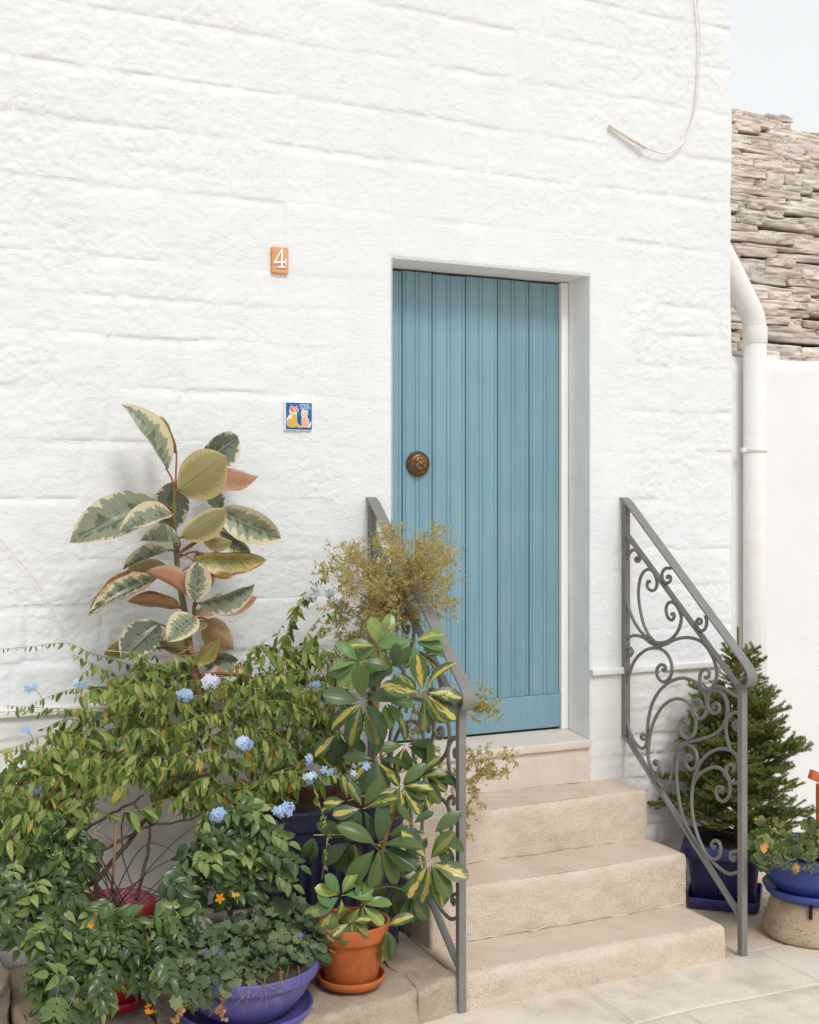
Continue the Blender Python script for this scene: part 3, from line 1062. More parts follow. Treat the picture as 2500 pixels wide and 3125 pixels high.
def step_stone(lo, hi, r, seed, amp):
    V, F = rbox(lo, hi, r, 0.011, 0.0, 20)
    fx, tz = V[:, 1], V[:, 2]
    # treads are worn smooth, risers stay rough: uneven skin everywhere but on top
    top = sstep(hi[2] - r * 1.4, hi[2] - r * 0.2, V[:, 2])
    V[:, 1] += 0.010 * np.clip((0.5 - np.abs((V[:, 0] - lo[0]) / (hi[0] - lo[0]) - 0.55)) * 2, 0, 1) * np.exp(-((V[:, 2] - hi[2]) / 0.02) ** 2) * (V[:, 1] < lo[1] + r)
    h = fbm(V * [24, 24, 30] + seed, 5, 0.62) * amp
    chipm = np.clip(fbm(V * [9, 4, 4] + seed * 2, 4, 0.6) - 0.12, 0, 1)
    nearlip = np.exp(-((V[:, 2] - hi[2]) / 0.03) ** 2) * np.exp(-((V[:, 1] - lo[1]) / 0.03) ** 2)
    V[:, 1] += 0.035 * chipm * nearlip
    V[:, 2] -= 0.022 * chipm * nearlip
    V[:, 1] += h * (1 - top) + 0.008 * fbm(V * [2.2, 1, 2] + seed, 2)
    V[:, 0] += (fbm(V * 22 + seed + 5, 4) * amp * 0.8) * (1 - top) * (V[:, 0] > hi[0] - 0.03)
    V[:, 2] += 0.0035 * fbm(V * [3, 5, 1] + seed, 3) * top
    V[:, 2] += (-0.004 * (1 - np.cos(np.clip((V[:, 0] - lo[0]) / (hi[0] - lo[0]), 0, 1) * 2 * math.pi)) / 2) * top
    fm = []
    for f in F:
        c_ = V[list(f)].mean(0)
        fm.append(1 if c_[2] > hi[2] - 0.016 and c_[1] > lo[1] + 0.024 + 0.016 * float(n3(np.array([c_[0] * 16, seed, 0.5]))) + 0.012 * float(n3(np.array([c_[0] * 50, seed, 1.5]))) and c_[0] < hi[0] - 0.02 else 0)
    return mesh_of('step', V, F, [MAT['step'], MAT['tread']], True, fmat=fm)


link('step', step_stone((0.008, -0.716, -0.05), (1.052, -0.30, 0.115), 0.026, 1.0, 0.0085), steps, None)
link('step', step_stone((0.016, -0.466, 0.080), (1.072, -0.10, 0.297), 0.014, 4.0, 0.0075), steps, None)
link('step', step_stone((0.014, -0.224, 0.260), (1.070, 0.03, 0.482), 0.014, 8.0, 0.0075), steps, None)
V, F = rbox((0.05, -0.004, 0.470), (0.948, 0.16, 0.616), 0.004, 0.05, 0.0008, 8)
link('riser_slab', mesh_of('riser_slab', V, F, MAT['marble']), steps, None)
V, F = rbox((0.05, -0.020, 0.6175), (0.9475, 0.19, 0.650), 0.006, 0.05, 0.0008, 8, seed=3)
V[:, 2] += 0.075 * np.clip((V[:, 1] - 0.02) / 0.19, 0, 1) * (V[:, 2] > 0.63) * 0.30
link('threshold_slab', mesh_of('threshold_slab', V, F, MAT['marble']), steps, None)
# thin crooked mortar line where the stones meet
for (a, b, y_, z_) in ((0.02, 1.06, -0.470, 0.116), (0.03, 1.06, -0.228, 0.299), (0.03, 0.95, -0.006, 0.485)):
    pts = [(x_, y_ + 0.001 + 0.003 * random.random(), z_ + random.uniform(-0.003, 0.003)) for x_ in np.linspace(a, b, 40)]
    link('mortar_line', mesh_of('mortar_line', *tube(catmull(pts, 3), np.array([0.0018 + 0.0045 * max(0, n3(np.array([i * 0.13, z_ * 50, 0]))) for i in range(39 * 3 + 1)]), 6), MAT['mortar']), steps, None)

# =================================================================== LEDGE OF ROUGH STONE under the pots
ledge = thing('stone_ledge', (-0.6, -0.5, 0), 'low rough brown stone kerb carrying the flower pots beside the steps', 'ledge')


def ledge_stone(x0, x1, yf0, yf1, yb, top, seed, amp=0.007):
    V, F = rbox((0, 0, -0.06), (1, 1, top), 0.022, 0.028, 0, 10)
    V = V.copy()
    lx, ly = V[:, 0].copy(), V[:, 1].copy()
    V[:, 0] = x0 + (x1 - x0) * lx
    yf = yf0 + (yf1 - yf0) * lx
    V[:, 1] = yf + (yb - yf) * ly
    q = fbm(V * [13, 13, 18] + seed, 5, 0.6)
    V[:, 1] += (amp * 2.6 * q + 0.03 * fbm(V * [4, 0, 5] + seed, 3)) * (1 - sstep(0, 0.15, ly))
    V[:, 2] += (0.016 * fbm(V * [8, 8, 1] + seed * 3, 5, 0.6) - 0.004) * (V[:, 2] > top - 0.03)
    V[:, 0] += 0.022 * fbm(np.stack([V[:, 1] * 9, V[:, 2] * 9, V[:, 0] * 0 + seed], -1), 3) * (np.abs(lx - 0.5) > 0.47)
    return mesh_of('ledge_stone', V, F, MAT['ledge'])


link('ledge_stone', ledge_stone(-0.160, -0.003, -0.756, -0.728, 0.0, 0.112, 1), ledge, None)
link('ledge_stone', ledge_stone(-0.515, -0.160, -0.806, -0.756, 0.0, 0.112, 2), ledge, None)
link('ledge_stone', ledge_stone(-0.935, -0.515, -0.885, -0.808, 0.0, 0.110, 3), ledge, None)
link('ledge_stone', ledge_stone(-1.30, -0.935, -0.72, -0.885, 0.0, 0.106, 4, 0.012), ledge, None)
link('ledge_stone', ledge_stone(-1.78, -1.305, -0.34, -0.36, 0.0, 0.17, 5, 0.02), ledge, None)

# =================================================================== BACK WALL, DRAINPIPE, STONE ROOFS
YB = 0.45
bw = thing('boundary_wall', (3.0, YB, 0), 'plain white plastered wall set back behind the spruce and drainpipe', 'wall')
xs3, zs3 = np.linspace(1.60, 5.2, 140), np.linspace(-0.05, 2.29, 110)
gx, gz = np.meshgrid(xs3, zs3, indexing='ij')
h = 0.006 * fbm(np.stack([gx * 2, gz * 2, gx * 0 + 4], -1), 3) + 0.0016 * fbm(np.stack([gx * 30, gz * 30, gx * 0], -1), 3)
rough_top = sstep(2.16, 2.27, gz)
h += rough_top * (0.012 * fbm(np.stack([gx * 14, gz * 20, gx * 0 + 8], -1), 4) - 0.012 * sstep(2.24, 2.29, gz))
gzz = gz + rough_top * 0.016 * fbm(np.stack([gx * 8, gz * 0, gx * 0 + 1], -1), 4)
P = np.stack([gx, YB - h, gzz], -1).reshape(-1, 3)
F = [(i * 110 + j, (i + 1) * 110 + j, (i + 1) * 110 + j + 1, i * 110 + j + 1) for i in range(139) for j in range(109)]
link('wall_face', mesh_of('wall_face', P, F, MAT['white_back']), bw, None)
link('wall_coping', mesh_of('wall_coping', *rbox((1.60, YB + 0.016, -0.05), (5.2, YB + 0.30, 2.255), 0.02, 0.2, 0.0, 8), MAT['white_back']), bw, None)

YP = YB - 0.062
pipe = thing('drainpipe', at_y(2304, 2400, YP) * [1, 1, 0], 'white painted round drainpipe bending out from the house corner', 'drainpipe')
pr = 0.0535
pts = [at_y(q[0], q[1], YP) for q in ((2160, 690), (2225, 815), (2282, 930))]
bend = [at_y(q[0], q[1], YP) for q in ((2282, 930), (2297, 965), (2304, 1003))]
link('elbow', mesh_of('elbow', *tube(np.vstack([catmull(pts, 6)[:-1], catmull(bend, 6)]), pr * 1.03, 24), MAT['pvc']), pipe, None)
a = at_y(2304, 1000, YP)
link('socket', mesh_of('socket', *tube([a + [0, 0, 0.002], a - [0, 0, 0.001], a - [0, 0, 0.075], a - [0, 0, 0.08]], [pr * 1.05, pr * 1.07, pr * 1.07, pr * 1.0], 24), MAT['pvc']), pipe, None)
link('pipe_shaft', mesh_of('pipe_shaft', *tube([a - [0, 0, 0.04], [a[0], a[1], 1.2], [a[0], a[1], 0.0]], pr, 24), MAT['pvc']), pipe, None)
b = at_y(2304, 1374, YP)
G = Geo()
G.add(*tube([b + [0, 0, 0.011], b - [0, 0, 0.011]], pr * 1.045, 24))
V, F = rbox(b + [-pr - 0.022, -0.006, -0.011], b + [-pr + 0.004, 0.012, 0.011], 0.002, 0.02)
G.add(V, F)
link('clamp', G.mesh('clamp', MAT['pvc']), pipe, None)

ROOFM = []
for k in range(14):
    rr = random.Random(100 + k)
    V, F = rbox((-0.5, -0.5, -0.5), (0.5, 0.5, 0.5), 0.05, 0.14, 0.0, coarse=True)
    V = np.array(V)
    V[:, 1] += 0.085 * fbm(V * [5.5, 0.5, 2.2] + k * 5, 4, 0.6) * (V[:, 1] < 0)
    V[:, 2] += 0.17 * fbm(V * [6.0, 3.0, 0.9] + k * 9, 4, 0.6)
    V[:, 2] *= 1 - 0.22 * np.clip(np.abs(V[:, 0]) * 2, 0, 1) ** 4 * rr.random()
    V[:, 0] += 0.05 * fbm(V * [1, 2, 2] + k * 3, 2)
    ROOFM.append(mesh_of('roof_stone', V, F, MAT['roofstone']))


def roof_pitch(root, x0, x1, zbase, ybase, slope, ztop, lean, seed, rows):
    rr = random.Random(seed)
    z = zbase
    k = 0
    while k < rows:
        th = rr.uniform(0.036, 0.062)
        x = x0 - rr.random() * 0.3
        while x < x1:
            ln = rr.choice((0.11, 0.16, 0.22, 0.30, 0.40)) * rr.uniform(0.8, 1.2)
            t2 = th * rr.uniform(0.72, 1.12)
            xc = x + ln / 2
            zc = z + th / 2 + lean(xc, z) + rr.uniform(-0.004, 0.004)
            if zc < ztop(xc):
                yc = ybase + (z - zbase) / slope + 0.15 + rr.uniform(-0.02, 0.025)
                M = T((xc, yc, zc)) @ Matrix.Rotation(rr.uniform(-0.05, 0.05), 4, 'Y') @ Matrix.Rotation(rr.uniform(-0.02, 0.14), 4, 'X') @ Matrix.Diagonal((ln * 1.0, 0.32, t2 * 0.93, 1))
                link('roof_stone', ROOFM[rr.randrange(14)], root, M)
            x += ln
        z += th
        k += 1
    return z


yr = YB + 0.055
pk = [at_y(2236, 318, 1.40), at_y(2404, 372, 1.40), at_y(2412, 398, 1.40), at_y(2460, 425, 1.40), at_y(2560, 520, 1.40)]
kx, kz = [q[0] for q in pk], [q[2] for q in pk]
roof = thing('stone_roof', (2.8, 1.0, 2.3), 'grey brown dry stone slab roof rising steeply behind the white wall', 'roof')
lean = lambda x, z: -0.045 * (x - 2.4) * max(0.0, (z - 2.9))
roof_pitch(roof, 1.72, 3.75, 2.235, yr, 1.72, lambda x: np.interp(x, [1.0] + kx, [kz[0] + 0.05] + kz) + 0.045, lean, 4, 40)
V, F = box((1.70, 0, 0), (5.2, 1, 1))
Vc = np.array([(1.70, yr + 0.20, 2.1), (5.0, yr + 0.20, 2.1), (5.0, yr + 1.02, 3.45), (3.2, yr + 1.02, 3.6), (1.70, yr + 1.05, 3.72),
               (1.70, yr + 1.6, 2.1), (5.0, yr + 1.6, 2.1)])
link('roof_core', mesh_of('roof_core', Vc, [(0, 1, 2, 3, 4), (5, 6, 2, 3, 4), (0, 5, 4), (1, 2, 6)], MAT['dark_stone'], False), roof, None)
roof2 = thing('stone_roof', (4.6, 2.2, 2.3), 'farther dry stone slab roof just showing beyond the lower end of the near one', 'roof')
tp = at_y(2490, 405, 2.3)[2]
roof_pitch(roof2, 3.7, 5.6, tp - 0.9, 1.75, 1.72, lambda x: tp, lambda x, z: 0, 9, 19)
link('roof_core', mesh_of('roof_core', *box((3.7, 2.45, 2.0), (5.6, 3.4, tp - 0.12)), MAT['dark_stone'], False), roof2, None)

# =================================================================== RAILINGS
XRAIL = 1.116


def rp(q):
    w_ = at_x(q[0], q[1], XRAIL)
    return np.array([0.0, w_[1], w_[2]])


S7 = [
    [(352, 612), (340, 604), (335, 620), (350, 632), (366, 618), (362, 585), (335, 548), (300, 560), (268, 630), (252, 740), (262, 870), (295, 1000), (345, 1105), (410, 1180), (490, 1225)],
    [(440, 782), (428, 775), (420, 795), (425, 825), (455, 845), (483, 828), (492, 785), (475, 725), (440, 690), (400, 702), (370, 755), (357, 850), (365, 960), (392, 1080), (430, 1165), (480, 1222)],
    [(598, 1018), (612, 1012), (618, 1035), (600, 1060), (572, 1040), (558, 990), (568, 945), (597, 928), (635, 955), (665, 1015), (668, 1070), (645, 1140), (600, 1195), (545, 1222), (490, 1225)],
    [(285, 1272), (300, 1265), (312, 1290), (295, 1322), (268, 1312), (252, 1268), (262, 1215), (300, 1180), (345, 1173), (395, 1190), (440, 1225), (500, 1250), (560, 1235), (620, 1205), (690, 1188), (750, 1192), (805, 1212), (850, 1250), (890, 1310), (915, 1370), (929, 1430), (926, 1480), (908, 1530), (875, 1570), (832, 1558), (805, 1500), (815, 1440), (845, 1418), (872, 1440), (870, 1472), (850, 1484), (843, 1470)],
    [(530, 1420), (542, 1428), (555, 1413), (545, 1390), (515, 1388), (492, 1420), (495, 1470), (530, 1510), (570, 1500), (598, 1450), (600, 1390), (575, 1320), (525, 1275), (460, 1265), (400, 1285), (340, 1340), (300, 1420), (275, 1530), (265, 1650), (270, 1760), (290, 1860), (325, 1945), (370, 1995), (405, 1985), (415, 1945), (405, 1905), (382, 1900), (376, 1922), (392, 1934)],
    [(590, 682), (555, 682), (530, 715), (535, 765), (560, 790), (588, 775), (590, 745), (573, 738), (564, 754)],
    [(845, 1028), (855, 1062), (850, 1110), (825, 1138), (795, 1125), (780, 1085), (790, 1055), (812, 1055), (816, 1078), (800, 1086)],
]
SE = [
    [(770, 430), (785, 410), (775, 375), (740, 365), (715, 400), (720, 470), (765, 520), (810, 495), (830, 430), (820, 350), (780, 260), (710, 205), (630, 187), (550, 205), (480, 250), (420, 320), (375, 410), (350, 520), (340, 640), (340, 760), (350, 860), (370, 930), (400, 965), (430, 950), (438, 910), (425, 875), (402, 868), (394, 888), (410, 900)],
    [(650, 577), (668, 580), (680, 555), (660, 520), (625, 525), (608, 575), (620, 640), (660, 685), (705, 675), (735, 610), (735, 530), (710, 440), (665, 380), (600, 357), (540, 367), (480, 405), (430, 470), (390, 550), (365, 640), (352, 730), (344, 800)],
    [(885, 257), (940, 262), (1000, 290), (1050, 325), (1095, 338)],
    [(895, 440), (880, 420), (895, 398), (925, 405), (932, 445), (900, 475), (855, 455), (835, 400), (845, 320), (880, 287), (925, 290), (970, 330), (995, 400), (998, 470), (980, 550), (940, 610), (880, 655), (800, 685), (720, 705), (650, 720), (600, 755), (570, 810), (555, 880), (540, 970), (520, 1050), (485, 1085), (450, 1070), (425, 1020), (428, 965), (450, 952), (470, 970), (458, 990)],
    [(1098, 482), (1060, 470), (1020, 490), (990, 540), (985, 610), (1000, 700), (1022, 775)],
    [(1068, 582), (1085, 580), (1085, 555), (1060, 552), (1049, 580), (1065, 608), (1098, 614)],
    [(672, 850), (690, 860), (698, 835), (675, 828), (655, 855), (665, 910), (700, 940), (735, 920), (752, 860), (735, 785), (695, 742), (650, 735), (610, 770), (590, 830), (580, 920), (582, 1020), (592, 1130), (610, 1240), (640, 1350), (690, 1450), (740, 1530), (790, 1600), (850, 1660)],
    [(1092, 880), (1075, 830), (1030, 785), (970, 768), (910, 775), (850, 805), (800, 850), (760, 910), (735, 980), (715, 1060), (705, 1150), (705, 1240), (715, 1330), (740, 1440), (780, 1550), (830, 1640), (880, 1680), (925, 1660), (945, 1600), (930, 1540), (895, 1525), (870, 1550), (880, 1580), (900, 1572)],
    [(935, 1120), (955, 1110), (955, 1087), (920, 1085), (905, 1130), (925, 1185), (970, 1200), (1010, 1160), (1020, 1090), (1010, 1020), (975, 960), (920, 922), (860, 927), (800, 955), (750, 1000), (712, 1070)],
    [(1040, 955), (1055, 930), (1035, 900), (1000, 910), (985, 950), (1000, 1010), (1045, 1052), (1095, 1040)],
    [(1046, 1652), (1060, 1668), (1045, 1687), (1025, 1660), (1035, 1620), (1088, 1612)],
    [(825, 1635), (900, 1720), (960, 1770), (1020, 1798), (1090, 1780)],
]


def flat_bar(P2, half_x, th):
    """a flat bar bent along a path in the railing's plane: half_x across, th thick, with a shallow groove line on top"""
    P = np.asarray(P2, float)
    t = np.gradient(P, axis=0)
    t /= np.linalg.norm(t, axis=1)[:, None] + 1e-9
    nrm = np.stack([t[:, 0] * 0, -t[:, 2], t[:, 1]], 1)
    sec = [(-half_x, 0.2), (-half_x, 0.8), (-half_x + 0.003, 1.0), (-half_x + 0.006, 1.0), (-half_x + 0.007, 0.80), (-half_x + 0.009, 0.80), (-half_x + 0.010, 1.06),
           (half_x - 0.010, 1.06), (half_x - 0.009, 0.80), (half_x - 0.007, 0.80), (half_x - 0.006, 1.0), (half_x - 0.003, 1.0), (half_x, 0.8), (half_x, 0.2), (half_x - 0.003, 0.0), (-half_x + 0.003, 0.0)]
    n = len(sec)
    V, F = [], []
    for i in range(len(P)):
        for sx_, sn_ in sec:
            V.append(P[i] + nrm[i] * th * (0.5 - sn_) * -1 + np.array([sx_, 0, 0]))
    for i in range(len(P) - 1):
        for k in range(n):
            k2 = (k + 1) % n
            F.append((i * n + k, i * n + k2, (i + 1) * n + k2, (i + 1) * n + k))
    F.append(tuple(range(n - 1, -1, -1)))
    F.append(tuple((len(P) - 1) * n + k for k in range(n)))
    return np.array(V), F


def bar2(a, b, half_x, half_n):
    a, b = np.asarray(a, float), np.asarray(b, float)
    t = (b - a) / np.linalg.norm(b - a)
    nrm = np.array([0, -t[2], t[1]])
    e = np.array([1.0, 0, 0])
    V, F = rbox((0, -half_x, -half_n), (np.linalg.norm(b - a), half_x, half_n), 0.0018, 0.3)
    return a + V[:, :1] * t + V[:, 1:2] * e + V[:, 2:3] * nrm, F


RAILMESH = []
pu, pl = rp((1905, 1530)), rp((2266, 2916))
hw_ = 0.0125
yu, yl = -0.014, pl[1]
RAILMESH.append(('post', mesh_of('post', *rbox((-hw_, yu - hw_, 0.655), (hw_, yu + hw_, 1.585), 0.0018, 0.3), MAT['iron'])))
RAILMESH.append(('post', mesh_of('post', *rbox((-hw_, yl - hw_, -0.01), (hw_, yl + hw_, 0.955), 0.0018, 0.3), MAT['iron'])))
hp = [c7(*q) for q in ((188, 180), (208, 168), (235, 166), (262, 178), (290, 208))]
hp2 = [c7(*q) for q in ((1105, 1322), (1150, 1388), (1180, 1440), (1190, 1490), (1175, 1535), (1146, 1545), (1125, 1522), (1132, 1492), (1152, 1490))]
path = np.vstack([catmull([rp(q) for q in hp], 5), catmull([rp(q) for q in hp2], 6)])
RAILMESH.append(('handrail', mesh_of('handrail', *flat_bar(path, 0.021, 0.009), MAT['iron'], False)))
RAILMESH.append(('middle_bar', mesh_of('middle_bar', *bar2(rp(c7(245, 395)), rp(c7(1100, 1560)), 0.0125, 0.0045), MAT['iron'])))
RAILMESH.append(('bottom_bar', mesh_of('bottom_bar', *bar2(rp(cE(130, 610)), rp(cE(1095, 2130)), 0.0125, 0.0045), MAT['iron'])))
for lst, cf in ((S7, c7), (SE, cE)):
    for s in lst:
        pts = catmull([rp(cf(*q)) for q in s], 5)
        r = np.full(len(pts), 0.0066)
        RAILMESH.append(('scroll', mesh_of('scroll', *tube(pts, r, 8), MAT['iron'])))
for i, (xr, lab_) in enumerate(((XRAIL, 'grey wrought iron scroll railing beside the spruce'), (0.0, 'grey wrought iron scroll railing tangled with the leafy pot plants'))):
    rt = thing('stair_railing', (xr, pl[1], 0), lab_, 'railing', 'wrought iron railings flanking the steps')
    for nm, me in RAILMESH:
        link(nm, me, rt, T((xr, 0, 0)))

# =================================================================== THINGS ON THE WALL
# number tile
tl, tr_, bl = at_y(832, 750, -0.02), at_y(883, 752, -0.02), at_y(832, 831, -0.02)
cx, cz = (tl[0] + tr_[0]) / 2, (tl[2] + bl[2]) / 2
hwid, hhei = (tr_[0] - tl[0]) / 2, (tl[2] - bl[2]) / 2
t4 = thing('number_tile', (cx, -0.01, cz), 'small orange terracotta tile with a raised white numeral 4', 'house number')
V, F = rbox((cx - hwid, -0.026, cz - hhei), (cx + hwid, 0.004, cz + hhei), 0.004, 0.012, 0.0012, 60)
link('tile_slab', mesh_of('tile_slab', V, F, ribbed('pale_terracotta', (0.70, 0.34, 0.15), 0.7, 0.3, (0.72, 0.50, 0.36))), t4, None)
c4t = crop(800, 720, 8.625)


def poly_ext(pts, y0, y1):
    n = len(pts)
    V = [(p_[0], y1, p_[1]) for p_ in pts] + [(p_[0], y0, p_[1]) for p_ in pts]
    F = [tuple(range(n)), tuple(range(2 * n - 1, n - 1, -1))] + [(i, i + n, (i + 1) % n + n, (i + 1) % n) for i in range(n)]
    return np.array(V), F


four = [[(575, 318), (575, 830), (525, 830), (525, 660), (525, 430), (545, 318)],
        [(545, 318), (560, 345), (385, 668), (345, 700), (330, 690)],
        [(345, 655), (660, 655), (660, 700), (335, 705)],
        [(640, 570), (665, 590), (665, 775), (635, 740), (632, 700), (632, 655)],
        [(430, 795), (525, 775), (575, 775), (655, 805), (655, 828), (430, 818)]]
G = Geo()
for k, pg in enumerate(four):
    pts = [at_y(*c4t(*q), -0.028)[[0, 2]] for q in pg]
    G.add(*poly_ext(pts, -0.024, -0.0305 - 0.0002 * k))
link('numeral', G.mesh('numeral', simple('white_glaze', (0.82, 0.81, 0.80), 0.4, 0.03), False), t4, None)

t4.location.y += 0.012
# cat tile
cC = crop(850, 1200, 13.27)
q0, q1, q2 = at_y(*cC(300, 350), -0.018), at_y(*cC(1385, 400), -0.018), at_y(*cC(330, 1480), -0.018)
cx, cz = (q0[0] + q1[0]) / 2, (q0[2] + q2[2]) / 2
hwid, hhei = (q1[0] - q0[0]) / 2, (q0[2] - q2[2]) / 2
ct = thing('cat_tile', (cx, -0.01, cz), 'blue ceramic tile showing an orange cat and a pink cat', 'wall tile')
V, F = rbox((cx - hwid - 0.003, -0.022, cz - hhei - 0.002), (cx + hwid, 0.004, cz + hhei + 0.003), 0.003, 0.02)
link('tile_slab', mesh_of('tile_slab', V, F, simple('white_tile', (0.80, 0.79, 0.78), 0.4, 0.03)), ct, None)
V, F = rbox((cx - hwid + 0.002, -0.0235, cz - hhei + 0.002), (cx + hwid - 0.001, -0.020, cz + hhei - 0.001), 0.0012, 0.02)
gm = NT('cobalt_glaze')
nz = gm.noise(gm.pos(), 45, 5, 0.6)
gm.l(gm.ramp(nz, [(0.3, (0.006, 0.055, 0.24)), (0.7, (0.02, 0.20, 0.46))]), gm.b.inputs['Base Color'])
gm.b.inputs['Roughness'].default_value = 0.22
link('blue_glaze', mesh_of('blue_glaze', V, F, gm.m), ct, None)


def smooth_poly(pts, n=4):
    P = np.array(pts + pts[:3], float)
    out = catmull(np.vstack([P]), n)
    return out[n: n + n * len(pts)]


def cat(name, outline, inner, colr, extra, label):
    y = -0.0246
    W = simple(name + '_line', (0.80, 0.74, 0.66), 0.4, 0.03)
    pts = [at_y(*cC(*q), -0.024)[[0, 2]] for q in smooth_poly(outline)]
    o = link('cat', mesh_of('cat', *poly_ext(pts, -0.0225, y), W, False), ct, None, label=label)
    c0 = np.mean(pts, 0)
    for i, (pl_, colr_) in enumerate(extra):
        pts = [at_y(*cC(*q), -0.024)[[0, 2]] for q in smooth_poly(pl_)]
        link('patch', mesh_of('patch', *poly_ext(pts, y + 0.0004, y - 0.0008 - 0.0003 * i), simple(name + '_glaze_%d' % i, colr_, 0.35, 0.06, 200), False), o, None)


PALE = (0.78, 0.70, 0.60)
cat('orange_cat', [(560, 480), (610, 540), (720, 545), (790, 490), (800, 570), (850, 650), (835, 730), (785, 780), (785, 960), (795, 1160), (850, 1250), (925, 1310), (925, 1370), (870, 1400), (760, 1370), (560, 1385), (430, 1320), (370, 1180), (385, 1000), (490, 850), (480, 750), (490, 640)],
    None, None,
    [([(570, 520), (610, 565), (720, 565), (775, 520), (785, 580), (825, 650), (790, 740), (700, 760), (560, 740), (510, 650)], (0.72, 0.13, 0.03)),
     ([(600, 620), (630, 590), (660, 620), (630, 660)], PALE), ([(710, 620), (740, 590), (775, 620), (745, 660)], PALE),
     ([(640, 700), (700, 660), (750, 700), (700, 740)], PALE),
     ([(500, 800), (540, 740), (610, 740), (640, 800), (590, 850)], (0.60, 0.64, 0.62)),
     ([(620, 860), (740, 850), (765, 1000), (775, 1180), (850, 1280), (905, 1330), (880, 1370), (740, 1340), (560, 1355), (450, 1290), (395, 1170), (430, 1030), (560, 1010)], (0.64, 0.40, 0.07))],
    'seated ochre cat with a red face')
cat('pink_cat', [(1045, 620), (1090, 680), (1170, 690), (1235, 660), (1235, 760), (1240, 850), (1200, 920), (1250, 1020), (1280, 1150), (1270, 1280), (1330, 1160), (1365, 1165), (1325, 1360), (1150, 1385), (950, 1370), (985, 1280), (970, 1100), (985, 950), (950, 850), (970, 740)],
    None, None,
    [([(1050, 660), (1080, 690), (1030, 720)], (0.70, 0.34, 0.26)), ([(1180, 700), (1225, 680), (1225, 740)], (0.70, 0.34, 0.26)),
     ([(990, 780), (1100, 740), (1220, 780), (1190, 890), (1020, 890)], (0.70, 0.56, 0.40)),
     ([(1000, 1000), (1100, 950), (1200, 960), (1250, 1100), (1250, 1300), (1150, 1360), (1000, 1350), (1005, 1200)], (0.74, 0.42, 0.28)),
     ([(1140, 1030), (1180, 1010), (1205, 1040), (1170, 1065)], PALE), ([(1150, 1130), (1210, 1100), (1255, 1150), (1250, 1280), (1180, 1290), (1140, 1200)], (0.72, 0.50, 0.36))],
    'smaller seated pink cat')
for txt, px_, py_, wpx in (("ATTENTI", 885, 525, 390), ("AI GATTI", 935, 635, 395)):
    fc = bpy.data.curves.new('lettering', 'FONT')
    fc.body = txt
    fc.size = 1.0
    fc.extrude = 0.0
    fc.offset = 0.012
    fc.resolution_u = 3
    tmp = bpy.data.objects.new('tmp_text', fc)
    COL.objects.link(tmp)
    bpy.context.view_layer.update()
    dg = bpy.context.evaluated_depsgraph_get()
    me = bpy.data.meshes.new_from_object(tmp.evaluated_get(dg))
    bpy.data.objects.remove(tmp)
    vv = np.array([v.co[:] for v in me.vertices])
    x0_, x1_ = vv[:, 0].min(), vv[:, 0].max()
    a_ = at_y(*cC(px_, py_), -0.024)
    b_ = at_y(*cC(px_ + wpx, py_), -0.024)
    s_ = (b_[0] - a_[0]) / (x1_ - x0_)
    hz_ = abs(at_y(*cC(px_, py_ - 95), -0.024)[2] - a_[2]) / (vv[:, 1].max() - vv[:, 1].min())
    rr = random.Random(3)
    for v in me.vertices:
        v.co = Vector((a_[0] + (v.co.x - x0_) * s_, -0.0238, a_[2] + v.co.y * hz_))
    me.materials.clear()
    me.materials.append(simple('letter_glaze', (0.74, 0.80, 0.86), 0.4, 0.03))
    link('lettering', me, ct, None)

ct.location.y += 0.010
# cable and its sleeve
cp = [at_y(*cK(*q), -0.022) for q in ((600, -200), (612, 0), (628, 120), (633, 250), (625, 450), (605, 620), (570, 740), (520, 830), (440, 875), (370, 862), (310, 838))]
cab = thing('wall_cable', cp[0], 'thin whitewashed cable looping down the upper wall to a wrapped end', 'cable')
link('cable_cord', mesh_of('cable_cord', *tube(catmull(cp, 6), 0.0040, 8), MAT['cablemat']), cab, None)
sp_ = catmull([at_y(*cK(*q), -0.020 + 0.002 * i) for i, q in enumerate(((318, 842), (260, 808), (190, 766), (113, 716)))], 22)
link('cable_sleeve', mesh_of('cable_sleeve', *tube(sp_, np.array([0.0076 + 0.0014 * (i % 3 == 0) for i in range(len(sp_))]), 10), MAT['wrap']), cab, None)
pts = [at_y(*q, -0.02) for q in ((-60, 1560), (0, 1645), (110, 1775), (205, 1938))] + [at_y(*q, -0.12) for q in ((300, 1985), (420, 1995))]
link('garden_string', mesh_of('garden_string', *tube(catmull(pts, 6), 0.0007, 4), MAT['string']), None, None, label='thin pale twine stretched down the white wall towards the rubber plant', category='string')

# =================================================================== POTS
def soil_disc(name, c, r, z, parent, sx=1.0):
    V, F = lathe([(0.001, 0.012), (r * 0.5, 0.008), (r, 0.0)], 24, (c[0], c[1], z), sx)
    V[:, 2] += 0.006 * fbm(V * 60, 3)
    return link('soil', mesh_of('soil', V, F, MAT['soil']), parent, None)


